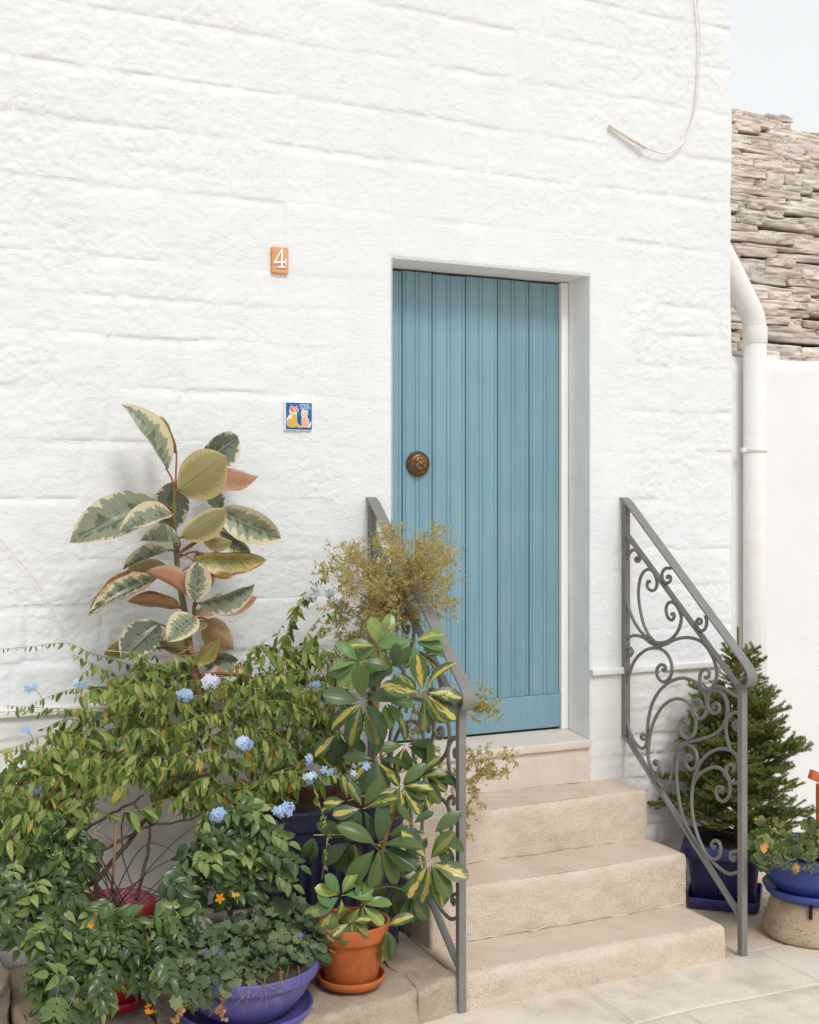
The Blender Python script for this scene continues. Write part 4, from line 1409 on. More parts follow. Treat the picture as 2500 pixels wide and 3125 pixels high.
# terracotta pot and saucer
tc = np.array([-0.335, -0.630])
ts = thing('saucer', (*tc, 0.113), 'orange terracotta saucer beneath the terracotta pot', 'saucer', None)
V, F = lathe([(0.001, 0.002), (0.085, 0.002), (0.098, 0.010), (0.105, 0.032), (0.102, 0.034), (0.098, 0.032), (0.091, 0.014), (0.082, 0.010), (0.001, 0.010)], 48, (*tc, 0.113))
link('saucer_dish', mesh_of('saucer_dish', V, F, MAT['terracotta']), ts, None)
tp_ = thing('terracotta_pot', (*tc, 0.124), 'round terracotta pot with a thick rim standing in its saucer', 'plant pot')
V, F = lathe([(0.001, 0.0), (0.078, 0.0), (0.081, 0.004), (0.099, 0.128), (0.100, 0.133), (0.111, 0.136), (0.1125, 0.141), (0.120, 0.182), (0.119, 0.186), (0.113, 0.187), (0.110, 0.184), (0.104, 0.145), (0.101, 0.130), (0.001, 0.130)], 56, (*tc, 0.1245))
link('pot_body', mesh_of('pot_body', V, F, MAT['terracotta']), tp_, None)
soil_disc('soil', tc, 0.102, 0.1245 + 0.140, tp_)

# violet bowl and saucer
bc = np.array([-0.695, -0.705])
bs = thing('saucer', (*bc, 0.11), 'wide violet plastic saucer under the violet bowl', 'saucer')
V, F = lathe([(0.001, 0.003), (0.165, 0.003), (0.185, 0.012), (0.195, 0.034), (0.191, 0.037), (0.186, 0.034), (0.176, 0.016), (0.16, 0.012), (0.001, 0.012)], 56, (*bc, 0.111))
link('saucer_dish', mesh_of('saucer_dish', V, F, MAT['violet']), bs, None)
bp = thing('bowl_planter', (*bc, 0.124), 'violet blue round bowl planter overflowing with small scalloped leaves', 'planter')
rip = lambda a, i: (0.012 * (abs(math.sin(a * 14)) ** 8) * (-1) if 2 <= i <= 6 else 0)
V, F = lathe([(0.001, 0.0), (0.115, 0.0), (0.120, 0.004), (0.150, 0.030), (0.175, 0.062), (0.190, 0.096), (0.196, 0.112), (0.208, 0.114), (0.210, 0.120), (0.214, 0.146), (0.211, 0.150), (0.204, 0.149), (0.198, 0.13), (0.001, 0.13)], 168, (*bc, 0.124), ripple=rip)
link('bowl_body', mesh_of('bowl_body', V, F, MAT['violet']), bp, None)
soil_disc('soil', bc, 0.196, 0.262, bp)


# big rectangular ribbed planter
def rrect(hx, hy, rad, n=5):
    out = []
    for cx_, cy_, a0 in ((hx - rad, hy - rad, 0), (-hx + rad, hy - rad, 90), (-hx + rad, -hy + rad, 180), (hx - rad, -hy + rad, 270)):
        for k in range(n + 1):
            a = math.radians(a0 + 90 * k / n)
            out.append((cx_ + rad * math.cos(a), cy_ + rad * math.sin(a), math.cos(a), math.sin(a)))
    return out


def rect_planter(prof, hx, hy, rad, c, rot, z0, ribs=0, rib_rows=(), rib_d=0.004):
    """prof: (outset, height) rings; ribs: number of flutes per metre on the rows listed"""
    base = rrect(hx, hy, rad)
    # resample the outline finely so that flutes fit
    P = np.array([b[:2] for b in base] + [base[0][:2]])
    N = np.array([b[2:] for b in base] + [base[0][2:]])
    seg = np.linalg.norm(np.diff(P, axis=0), axis=1)
    s = np.concatenate([[0], np.cumsum(seg)])
    n = int(s[-1] * (ribs * 4 if ribs else 30))
    n = max(n, 80)
    u = np.linspace(0, s[-1], n, endpoint=False)
    X, Y = np.interp(u, s, P[:, 0]), np.interp(u, s, P[:, 1])
    NX, NY = np.interp(u, s, N[:, 0]), np.interp(u, s, N[:, 1])
    L = np.hypot(NX, NY)
    NX, NY = NX / L, NY / L
    V = []
    for i, (o, z) in enumerate(prof):
        dd = o * np.ones(n)
        if i in rib_rows:
            dd = dd + rib_d * np.where((np.arange(n) % 4) < 2, 0.0, -1.0)
        sc_ = 1.0
        x_, y_ = X + NX * dd, Y + NY * dd
        V.append(np.stack([c[0] + x_ * math.cos(rot) - y_ * math.sin(rot), c[1] + x_ * math.sin(rot) + y_ * math.cos(rot), np.full(n, z0 + z)], -1))
    F = []
    for i in range(len(prof) - 1):
        for k in range(n):
            k2 = (k + 1) % n
            F.append((i * n + k, i * n + k2, (i + 1) * n + k2, (i + 1) * n + k))
    F.append(tuple(range(n - 1, -1, -1)))
    F.append(tuple((len(prof) - 1) * n + k for k in range(n)))
    return np.concatenate(V), F


pc = np.array([-0.262, -0.225])
prot = math.radians(-9)
bigp = thing('ribbed_planter', (*pc, 0.112), 'large dark violet ribbed planter standing against the house wall', 'planter')
zt_ = 0.475
V, F = rect_planter([(0.0, 0.0), (0.002, 0.004), (0.002, 0.355), (0.0, 0.362), (0.004, 0.366), (0.006, 0.405), (0.014, 0.408), (0.016, 0.412), (0.018, 0.468), (0.016, zt_), (0.004, zt_), (0.0, zt_ - 0.004), (-0.012, zt_ - 0.05), (-0.014, zt_ - 0.06)], 0.222, 0.165, 0.05, pc, prot, 0.1125, 26, (1, 2), 0.006)
link('planter_body', mesh_of('planter_body', V, F, MAT['dark_violet'], False), bigp, None)
V, F = rect_planter([(-0.004, zt_ - 0.001), (-0.0125, zt_ - 0.045), (-0.013, zt_ - 0.05)], 0.222, 0.165, 0.05, pc, prot, 0.1125)
link('soil', mesh_of('soil', V[len(V) // 3:], [tuple(range(len(V) // 3))], MAT['soil']), bigp, None)
V, F = rect_planter([(-0.0035, zt_ - 0.004), (-0.0115, zt_ - 0.047)], 0.222, 0.165, 0.05, pc, prot, 0.1125)
link('inner_lining', mesh_of('inner_lining', V, F[:-2], MAT['red_clay']), bigp, None)

# crimson pot with saucer
rc = np.array([-1.030, -0.470])
rs_ = thing('saucer', (*rc, 0.11), 'crimson plastic saucer under the crimson pot', 'saucer')
V, F = lathe([(0.001, 0.002), (0.085, 0.002), (0.098, 0.012), (0.104, 0.034), (0.100, 0.036), (0.094, 0.016), (0.001, 0.010)], 40, (*rc, 0.11))
link('saucer_dish', mesh_of('saucer_dish', V, F, MAT['crimson']), rs_, None)
rpot = thing('crimson_pot', (*rc, 0.12), 'glossy crimson plastic pot half hidden by dark green leaves', 'plant pot')
V, F = lathe([(0.001, 0.0), (0.082, 0.0), (0.086, 0.004), (0.104, 0.20), (0.108, 0.235), (0.120, 0.238), (0.123, 0.29), (0.120, 0.295), (0.115, 0.293)], 48, (*rc, 0.121))
link('pot_body', mesh_of('pot_body', V, F, MAT['crimson']), rpot, None)
V, F = lathe([(0.1155, 0.2935), (0.108, 0.24), (0.104, 0.23)], 48, (*rc, 0.121))
link('inner_wall', mesh_of('inner_wall', V, F, MAT['pink_in']), rpot, None)
soil_disc('soil', rc, 0.105, 0.121 + 0.235, rpot)

# cream pot behind
cc = at_y(*c4(1225, 1040), -0.40)
cpot = thing('cream_pot', (cc[0], cc[1], 0.11), 'cream pot with a thick rolled rim behind the violet bowl', 'plant pot')
V, F = lathe([(0.001, 0.0), (0.07, 0.0), (0.085, 0.16), (0.095, 0.20), (0.112, 0.205), (0.118, 0.217), (0.115, 0.230), (0.103, 0.235), (0.095, 0.225), (0.09, 0.2), (0.001, 0.2)], 40, (cc[0], cc[1], 0.112))
link('pot_body', mesh_of('pot_body', V, F, MAT['cream']), cpot, None)
soil_disc('soil', cc, 0.088, 0.112 + 0.205, cpot)

# spruce planter (square, turned to the street) and its tray
t0, t1, t2 = at_z(*c8(845, 1150), 0.02), at_z(*c8(1340, 1200), 0.02), at_z(*c8(1355, 1045), 0.02)
fr = t1 - t0
W_ = np.linalg.norm(fr[:2])
rot_s = math.atan2(fr[1], fr[0])
nf_ = np.array([-fr[1], fr[0]]) / W_
sc_ = (t0[:2] + t1[:2]) / 2 + nf_ * (W_ / 2 * 0.98)
st = thing('planter_tray', (*sc_, 0), 'shallow square blue tray under the spruce planter', 'tray')
hh_ = W_ / 2
V, F = rect_planter([(-0.02, 0.0), (-0.008, 0.006), (0.0, 0.042), (-0.002, 0.045), (-0.007, 0.045), (-0.012, 0.014), (-0.02, 0.012)], hh_, hh_, 0.022, sc_, rot_s, 0.002)
link('tray_dish', mesh_of('tray_dish', V, F, MAT['tray']), st, None)
spl = thing('square_planter', (*sc_, 0.014), 'square cobalt blue planter with a flared rim holding the spruce', 'planter')
hb = hh_ - 0.026
V, F = rect_planter([(-0.008, 0.0), (0.0, 0.006), (0.020, 0.165), (0.022, 0.170), (0.024, 0.185), (0.050, 0.188), (0.052, 0.194), (0.044, 0.230), (0.034, 0.240), (0.026, 0.238), (0.012, 0.21), (0.010, 0.20)], hb, hb, 0.028, sc_, rot_s, 0.016)
link('planter_body', mesh_of('planter_body', V, F, MAT['blue_pot']), spl, None)
V, F = rect_planter([(0.0115, 0.211), (0.010, 0.209)], hb, hb, 0.028, sc_, rot_s, 0.016)
link('soil', mesh_of('soil', V[:len(V) // 2], [tuple(range(len(V) // 2))], MAT['soil']), spl, None)

# pitted stump with geranium bowl
sl = at_z(2331, 2857, 0.0)
q = ray(2478, 2850)
scn = np.array([1.500, -0.655])
stump = thing('stone_stump', (*scn, 0), 'pitted beige conical concrete stump used as a plant stand', 'plinth')
prof = [(0.001, 0.0), (0.166, 0.0), (0.180, 0.010), (0.182, 0.035), (0.168, 0.08), (0.150, 0.140), (0.142, 0.145), (0.001, 0.145)]
pp = catmull([(r_, z_, 0) for r_, z_ in prof[1:6]], 6)[:, :2]
V, F = lathe([(0.001, 0.0)] + [tuple(v) for v in pp] + prof[6:], 56, (*scn, 0))
rad_ = V[:, :2] - scn
V[:, :2] += rad_ * (0.035 * fbm(V * 9, 4))[:, None]
V[:, :2] += rad_ * (-0.10 * np.clip(n3(V * 55) - 0.45, 0, 1))[:, None]
link('stump_body', mesh_of('stump_body', V, F, MAT['stump']), stump, None)
sa = at_z(*crop(2200, 2250, 3.08)(690, 1655), 0.17)
dv = np.array([sa[0] - scn[0], sa[1] - scn[1]])
dv /= np.linalg.norm(dv)
dv = (CAM[:2] - scn) / np.linalg.norm(CAM[:2] - scn)
dv = np.array([dv[0] * math.cos(-0.05) - dv[1] * math.sin(-0.05), dv[0] * math.sin(-0.05) + dv[1] * math.cos(-0.05)])
pa = scn + dv * 0.150
tv = np.array([-dv[1], dv[0]])
V, F = box((-0.006, -0.020, 0.105), (0.006, 0.014, 0.144))
V2 = np.stack([pa[0] + V[:, 0] * tv[0] + V[:, 1] * dv[0] * -1, pa[1] + V[:, 0] * tv[1] + V[:, 1] * dv[1] * -1, V[:, 2]], -1)
link('slot', mesh_of('slot', V2, F, MAT['black'], False), stump, None)
gsz = 0.146
gs = thing('saucer', (*scn, gsz), 'round blue saucer on top of the stone stump', 'saucer')
V, F = lathe([(0.001, 0.0), (0.150, 0.0), (0.170, 0.012), (0.182, 0.036), (0.178, 0.039), (0.168, 0.018), (0.15, 0.010), (0.001, 0.010)], 56, (*scn, gsz))
link('saucer_dish', mesh_of('saucer_dish', V, F, MAT['blue_bowl']), gs, None)
gb = thing('bowl_planter', (*scn, gsz + 0.011), 'royal blue bowl planter of yellowing geraniums on the stump', 'planter')


def lobe(a, i):
    # a pinched spout on the side towards the railing
    d_ = math.atan2(math.sin(a - 2.75), math.cos(a - 2.75))
    return 0.10 * math.exp(-(d_ / 0.28) ** 2) if i >= 5 else 0


V, F = lathe([(0.001, 0.0), (0.118, 0.0), (0.125, 0.004), (0.160, 0.040), (0.185, 0.085), (0.198, 0.125), (0.206, 0.128), (0.209, 0.134), (0.212, 0.156), (0.208, 0.160), (0.201, 0.158), (0.19, 0.135), (0.001, 0.135)], 96, (*scn, gsz + 0.0115), ripple=lobe)
link('bowl_body', mesh_of('bowl_body', V, F, MAT['blue_bowl']), gb, None)
soil_disc('soil', scn, 0.186, gsz + 0.148, gb)

# orange wooden frame at the edge
c9 = crop(2200, 2250, 3.08)
yw = -0.08
fw = thing('wooden_frame', at_y(*c9(930, 800), yw) * [1, 1, 0], 'orange painted wooden frame standing at the white wall', 'wooden frame')
a, b = at_y(*c9(845, 345), yw), at_y(*c9(1080, 445), yw)
t_ = (b - a) / np.linalg.norm(b - a)
V, F = rbox((0, -0.014, -0.020), (np.linalg.norm(b - a), 0.014, 0.020), 0.003, 0.1)
up = np.cross([0, 1, 0], t_)
link('top_bar', mesh_of('top_bar', a + V[:, :1] * t_ + V[:, 1:2] * np.array([0, 1.0, 0]) - V[:, 2:3] * up, F, MAT['orange_wood']), fw, None)
l0 = at_y(*c9(928, 500), yw + 0.03)
link('upright', mesh_of('upright', *rbox((l0[0] - 0.012, l0[1] - 0.012, 0.0), (l0[0] + 0.022, l0[1] + 0.012, l0[2] + 0.03), 0.003, 0.1), MAT['orange_wood']), fw, None)
l1 = at_y(*c9(1060, 500), yw + 0.03)
link('upright', mesh_of('upright', *rbox((l1[0] - 0.012, l1[1] - 0.012, 0.0), (l1[0] + 0.022, l1[1] + 0.012, l1[2] + 0.0), 0.003, 0.1), MAT['orange_wood']), fw, None)

# =================================================================== PLANTS
def unit(v):
    v = np.asarray(v, float)
    return v / (np.linalg.norm(v) + 1e-12)


def frame(a, n):
    a = unit(a)
    n = np.asarray(n, float)
    n = n - a * (n @ a)
    if np.linalg.norm(n) < 1e-4:
        n = np.cross(a, [0.3, 0.9, 0.1])
    n = unit(n)
    return np.cross(a, n), a, n


def mat4(base, a, n, s=1.0):
    x_, a, n = frame(a, n)
    return Matrix(((x_[0] * s, a[0] * s, n[0] * s, base[0]), (x_[1] * s, a[1] * s, n[1] * s, base[1]), (x_[2] * s, a[2] * s, n[2] * s, base[2]), (0, 0, 0, 1)))


def place(V, base, a, n, s=1.0):
    x_, a, n = frame(a, n)
    return np.asarray(base) + s * (V[:, :1] * x_ + V[:, 1:2] * a + V[:, 2:3] * n)


def leaf_tmpl(prof, L=1.0, W=0.4, nv=5, nu=3, fold=0.25, droop=0.15, wave=0.0, seed=0):
    """leaf along +Y, upper side towards +Z; prof maps 0..1 along the leaf to its half width"""
    vs = np.linspace(0, 1, nv)
    us = np.linspace(-1, 1, nu)
    V, UVs, F = [], [], []
    for v in vs:
        hw_l = W / 2 * max(prof(v), 0.02 if 0 < v < 1 else 0.008)
        for u in us:
            z = fold * abs(u) * hw_l - droop * L * v * v + wave * math.sin(9 * v + seed + (2 if u > 0 else 0)) * abs(u) * W
            V.append((u * hw_l, L * v, z))
            UVs.append(((u + 1) / 2, v))
    for i in range(nv - 1):
        for k in range(nu - 1):
            F.append((i * nu + k, i * nu + k + 1, (i + 1) * nu + k + 1, (i + 1) * nu + k))
    return np.array(V), F, np.array(UVs)


P_LANCE = lambda v: (math.sin(math.pi * min(1, v ** 0.8)) ** 0.85) * (1 - 0.15 * v)
P_ELLIP = lambda v: math.sin(math.pi * v ** 0.92) ** 0.72
P_OBOV = lambda v: math.sqrt(max(0.0, 1 - ((v - 0.64) / 0.36) ** 2)) if v > 0.64 else (math.sin(math.pi / 2 * v / 0.64) ** 1.15)
P_RUBB = lambda v: (math.sin(math.pi * (v ** 0.95)) ** 0.6) * (1.0 if v < 0.8 else 1 - 0.35 * ((v - 0.8) / 0.2) ** 2)


def in_poly(poly, n, rs):
    P = np.array(poly, float)
    lo, hi = P.min(0), P.max(0)
    out = []
    while len(out) < n:
        q = lo + rs.rand(2) * (hi - lo)
        c = False
        j = len(P) - 1
        for i in range(len(P)):
            if (P[i, 1] > q[1]) != (P[j, 1] > q[1]) and q[0] < (P[j, 0] - P[i, 0]) * (q[1] - P[i, 1]) / (P[j, 1] - P[i, 1]) + P[i, 0]:
                c = not c
            j = i
        if c:
            out.append(q)
    return np.array(out)


def leaf_set(root, name, leaves, tmpls, tmesh, mat, nmax=298, stuff='foliage'):
    """leaves: (key, base, axis, normal, size, tmpl, rnd); the nearest ones become parts, the rest one joined part"""
    leaves = sorted(leaves, key=lambda q: q[0])
    for q in leaves[:nmax]:
        link(name, tmesh[q[5]], root, mat4(q[1], q[2], q[3], q[4]))
    if len(leaves) > nmax:
        G = Geo()
        for q in leaves[nmax:]:
            V, F, U = tmpls[q[5]]
            G.add(place(V, q[1], q[2], q[3], q[4]), F, U, q[6])
        link(stuff, G.mesh(stuff, mat), root, None, kind='stuff')


CAMW = np.array(CAM)

# ------------------------------------------------------------------ rubber plant
RM = {
    'std': rubber_mat('rubber_leaf', edge=0.88),
    'pale': rubber_mat('rubber_leaf_pale', (0.12, 0.15, 0.09), (0.27, 0.29, 0.20), (0.62, 0.55, 0.37), edge=0.66),
    'dark': rubber_mat('rubber_leaf_dark', (0.060, 0.080, 0.050), (0.125, 0.145, 0.100), edge=0.90),
    'olive': rubber_mat('rubber_leaf_olive', under=(0.27, 0.24, 0.095), under2=(0.44, 0.36, 0.17), edge=0.72),
    'cream': rubber_mat('rubber_leaf_cream_back', under=(0.25, 0.23, 0.10), under2=(0.54, 0.43, 0.22), edge=0.60),
    'tan': rubber_mat('rubber_leaf_tan_back', under=(0.38, 0.25, 0.13), under2=(0.50, 0.36, 0.20), edge=0.7),
    'pink': rubber_mat('rubber_leaf_pinkish_back', under=(0.40, 0.19, 0.115), under2=(0.50, 0.31, 0.20), edge=0.7),
    'yell': rubber_mat('rubber_leaf_yellowing', (0.19, 0.185, 0.045), (0.30, 0.27, 0.09), (0.46, 0.38, 0.13), under=(0.24, 0.22, 0.06), under2=(0.33, 0.27, 0.08), edge=0.66, dry=0.10),
    'scorch': rubber_mat('rubber_leaf_scorched', (0.055, 0.075, 0.035), (0.20, 0.22, 0.13), edge=0.52, dry=0.16),
    'gold': rubber_mat('rubber_leaf_golden', (0.15, 0.13, 0.03), (0.25, 0.24, 0.14), (0.42, 0.25, 0.03), edge=0.45, dry=0.06),
    'dry': rubber_mat('rubber_leaf_dry', (0.22, 0.12, 0.05), (0.30, 0.19, 0.09), (0.36, 0.22, 0.10), under=(0.30, 0.16, 0.07), under2=(0.38, 0.22, 0.10), edge=0.7, dry=0.22),
}
YR = -0.20
rub_base = at_y(*cR(975, 2250), YR)
rub = thing('rubber_plant', (rub_base[0], rub_base[1], 0.45), 'tall variegated rubber plant with cream and green leaves against the wall', 'rubber plant')
tr = [cR(*q) for q in ((985, 2330), (962, 2150), (930, 1960), (905, 1810), (880, 1640), (850, 1480), (825, 1330), (812, 1180), (797, 1000), (796, 850), (802, 690))]
tp3 = catmull([at_y(*q, YR) for q in tr], 6)
link('trunk', mesh_of('trunk', *tube(tp3[:25], np.linspace(0.0145, 0.0105, 25), 10), MAT['bark_light']), rub, None)
link('stem', mesh_of('stem', *tube(tp3[23:], np.linspace(0.0108, 0.0065, len(tp3) - 23), 10), MAT['green_stem']), rub, None)
for pth, r_ in ((((912, 1800), (930, 1690), (945, 1530)), 0.0065), (((838, 1165), (920, 1115), (1000, 1050)), 0.005)):
    link('stem', mesh_of('stem', *tube(catmull([at_y(*cR(*q), YR - 0.01) for q in pth], 6), r_, 8), MAT['green_stem']), rub, None)
# base x,y, tip x,y, apparent width, roll (deg), side (1 upper face seen, -1 underside seen), depth of base, depth of tip, fold, arch, material, petiole root x,y
RL = [
    (745, 565, 412, 85, 190, 38, 1, .00, .06, .55, .10, 'pale', 800, 700),
    (812, 440, 685, 170, 150, -30, 1, .06, .09, .3, .05, 'gold', 802, 690),
    (960, 520, 1262, 312, 250, 20, 1, .05, .10, .2, .12, 'dark', 805, 700),
    (818, 712, 1172, 462, 385, -15, -1, -.04, -.13, .18, -.12, 'olive', 800, 800),
    (1040, 500, 1408, 612, 175, -45, -1, .03, .05, .35, .10, 'pink', 805, 720),
    (690, 812, 30, 1095, 330, 22, 1, -.02, -.05, .20, .14, 'std', 785, 860),
    (778, 882, 390, 1018, 165, 34, 1, -.05, -.15, .40, .10, 'pale', 790, 1000),
    (815, 640, 745, 1020, 280, 10, 1, .07, .10, .10, .05, 'dark', 800, 720),
    (845, 1055, 1178, 852, 215, -18, -1, -.05, -.12, .25, -.02, 'cream', 820, 1090),
    (1140, 862, 1000, 680, 135, 25, 1, .03, .05, .3, .05, 'dark', 1000, 1050),
    (1110, 850, 1577, 1062, 260, 8, 1, .02, -.02, .15, .14, 'pale', 1000, 1045),
    (1000, 1062, 1218, 1082, 110, -30, -1, -.03, -.08, .4, .1, 'olive', 835, 1165),
    (1115, 1000, 1352, 1168, 120, 15, 1, .02, .04, .4, .12, 'tan', 1000, 1050),
    (1130, 980, 1232, 950, 150, 0, 1, .06, .08, .2, .0, 'dark', 1000, 1050),
    (840, 1095, 545, 1080, 135, 40, 1, -.04, -.10, .5, .08, 'std', 820, 1180),
    (770, 1145, 425, 1292, 110, 45, 1, .03, .03, .4, .10, 'tan', 815, 1200),
    (930, 1222, 1470, 1222, 180, 18, 1, -.03, -.07, .2, .04, 'yell', 835, 1180),
    (960, 1160, 1070, 1420, 150, 10, -1, .05, .06, .2, .05, 'pink', 835, 1200),
    (1010, 1240, 1248, 1320, 110, 25, 1, .02, .0, .3, .05, 'gold', 850, 1300),
    (742, 1268, 430, 1345, 120, -35, -1, .03, .04, .3, .10, 'olive', 825, 1290),
    (680, 1345, 170, 1612, 185, 30, 1, -.01, -.05, .45, .10, 'scorch', 835, 1370),
    (930, 1510, 575, 1308, 120, -48, -1, -.06, -.10, .6, .06, 'pink', 945, 1530),
    (945, 1525, 962, 1228, 200, 12, 1, -.06, -.05, .35, .02, 'cream', 945, 1540),
    (972, 1535, 1382, 1392, 150, 42, 1, -.07, -.13, .45, .12, 'std', 950, 1560),
    (960, 1620, 1140, 1455, 120, -30, -1, -.03, -.04, .3, .05, 'tan', 940, 1640),
    (1065, 1572, 1402, 1490, 150, -20, -1, .0, .02, .25, .06, 'pink', 945, 1600),
    (845, 1570, 455, 1520, 120, -30, -1, .0, .02, .35, .08, 'dry', 860, 1590),
    (945, 1640, 742, 1822, 215, 15, 1, -.07, -.13, .25, .10, 'pale', 930, 1660),
    (1020, 1665, 1235, 1870, 220, -12, -1, .04, .05, .15, .12, 'tan', 920, 1700),
    (950, 1985, 1122, 1790, 130, -25, -1, -.03, -.06, .3, .02, 'yell', 935, 1940),
    (1005, 1955, 1265, 1945, 180, 25, 1, .02, -.02, .2, .08, 'std', 940, 1960),
    (690, 1690, 410, 1945, 280, 20, 1, .02, .0, .15, .08, 'dark', 900, 1780),
    (915, 1940, 640, 1790, 170, -30, -1, .0, -.02, .4, .10, 'olive', 930, 1950),
    (600, 1860, 280, 1905, 150, -20, -1, .05, .06, .2, .10, 'olive', 900, 1900),
    (1010, 2060, 1400, 2085, 110, 30, -1, -.02, -.05, .6, .12, 'dry', 950, 2060),
    (905, 1745, 720, 1815, 110, -30, -1, .0, -.02, .3, .06, 'tan', 905, 1790),
    (1045, 1660, 940, 1715, 60, 30, -1, -.02, -.03, .4, .05, 'tan', 935, 1650),
    (620, 1350, 360, 1410, 90, 30, 1, .03, .04, .3, .05, 'gold', 835, 1370),
]
for i, (bx, by, tx, ty, wd, roll, side, d0, d1, fold, arch, mk, qx, qy) in enumerate(RL):
    B, Tt = at_y(*cR(bx, by), YR + d0), at_y(*cR(tx, ty), YR + d1)
    L = np.linalg.norm(Tt - B)
    mpp = np.linalg.norm(at_y(*cR(bx + 100, by), YR + d0) - at_y(*cR(bx, by), YR + d0)) / 100 * 0.93
    W = 1.00 * wd * mpp / max(0.62, math.cos(math.radians(roll)))
    a = unit(Tt - B)
    tocam = unit(CAMW - (B + Tt) / 2)
    n0 = frame(a, tocam)[2]
    n0 = np.array(Matrix.Rotation(math.radians(roll), 3, Vector(a)) @ Vector(n0)) * side
    V, F, U = leaf_tmpl(P_RUBB, L, W, 15, 7, fold * 1.7 + 0.18, arch * 1.9 + 0.02, 0.018 if mk not in ('scorch', 'yell', 'dry') else 0.045, i)
    V[:, 2] += (1.9 * arch + 0.02) * L * V[:, 1] / L          # keep base and tip where they are, bow in between
    V[:, 2] += 0.008 * n3(np.stack([V[:, 0] * 25 + i, V[:, 1] * 20, V[:, 0] * 0], -1)) * np.abs(U[:, 0] * 2 - 1)
    if mk in ('scorch', 'yell', 'dry'):
        V[:, 0] *= 1 + 0.12 * n3(np.stack([V[:, 1] * 45 + i, V[:, 0] * 0, V[:, 0] * 0], -1))
    lf = link('leaf', mesh_of('leaf', V, F, RM[mk], True, U), rub, mat4(B, a, n0))
    Q = at_y(*cR(qx, qy), YR)
    mid = (B + Q) / 2 + np.array([0, -0.005, 0.006])
    link('petiole', mesh_of('petiole', *tube(catmull([Q, mid, B, B + a * 0.01], 4), 0.0032, 6), MAT['red_stem']), lf, None)
tie = [tuple(at_y(*cR(900 + 45 * math.cos(t), 1838 + 14 * math.sin(t) + 3 * t), YR + 0.018 * math.sin(t) * -1)) for t in np.linspace(0, 14, 50)]
link('twine_tie', mesh_of('twine_tie', *tube(tie, 0.0012, 5), MAT['string']), rub, None)
st_ = [at_y(*cR(*q), YR - 0.03) for q in ((290, 1880), (500, 1900), (700, 1910), (830, 1905), (925, 1850))]
link('garden_string', mesh_of('garden_string', *tube(catmull(st_, 5), 0.0014, 5), MAT['string']), None, None, label='taut pale twine tied round the stem of the rubber plant', category='string')

# ------------------------------------------------------------------ blue flowering bush (arching sprays of hanging leaves)
rs = np.random.RandomState(21)
plum = thing('flowering_bush', (rc[0], rc[1], 0.36), 'sprawling bush of hanging olive green leaves with pale blue flower clusters', 'bush')
PT, PM = [], []
pmat = leaf_mat('bush_leaf', [(0.0, (0.055, 0.100, 0.024)), (0.30, (0.145, 0.225, 0.046)), (0.60, (0.270, 0.350, 0.085)), (0.94, (0.420, 0.470, 0.160)), (0.98, (0.50, 0.38, 0.06)), (1.0, (0.42, 0.16, 0.03))],
                trans=0.38, rough=0.5, spec=0.35, tip=(0.30, 0.16, 0.03), back=0.3)
for k in range(6):
    t_ = leaf_tmpl(P_LANCE, 1.0, (0.34, 0.40, 0.30, 0.44, 0.36, 0.32)[k], 7, 3, (0.5, 0.25, 0.8, 0.15, 0.5, 0.9)[k], (0.10, 0.30, -0.12, 0.2, 0.4, 0.05)[k], 0.02, k)
    PT.append(t_)
    PM.append(mesh_of('leaf', t_[0], t_[1], pmat, True, t_[2]))
pleaves = []
stemsG = Geo()
palegG = Geo()


def hang_leaves(pts, spacing, size, jit=1.0, thick=0.0012, pale=False, vary=0.55):
    pts = np.asarray(pts)
    seg = np.linalg.norm(np.diff(pts, axis=0), axis=1)
    s = np.concatenate([[0], np.cumsum(seg)])
    (palegG if pale else stemsG).add(*tube(pts, np.linspace(thick, thick * 0.5, len(pts)), 4, False))
    u = 0.01
    while u < s[-1]:
        b = np.array([np.interp(u, s, pts[:, k]) for k in range(3)])
        tang = unit(np.array([np.interp(min(u + 0.01, s[-1]), s, pts[:, k]) for k in range(3)]) - b + 1e-6)
        sd_ = rs.randn(3) * 0.45 * jit
        a = unit(np.array([0, -0.12, -0.95]) + 0.30 * tang + sd_)
        n = unit(np.array([0.35 * rs.randn(), -0.8, 0.35]) + 0.35 * rs.randn(3))
        tipf = 1 - 0.45 * (u / s[-1])
        sz = size * tipf * (1 + vary * (rs.rand() * 2 - 1))
        pleaves.append((b[1] + 0.02 * rs.rand(), b, a, n, sz, rs.randint(6), rs.rand()))
        u += spacing * (0.5 + rs.rand())


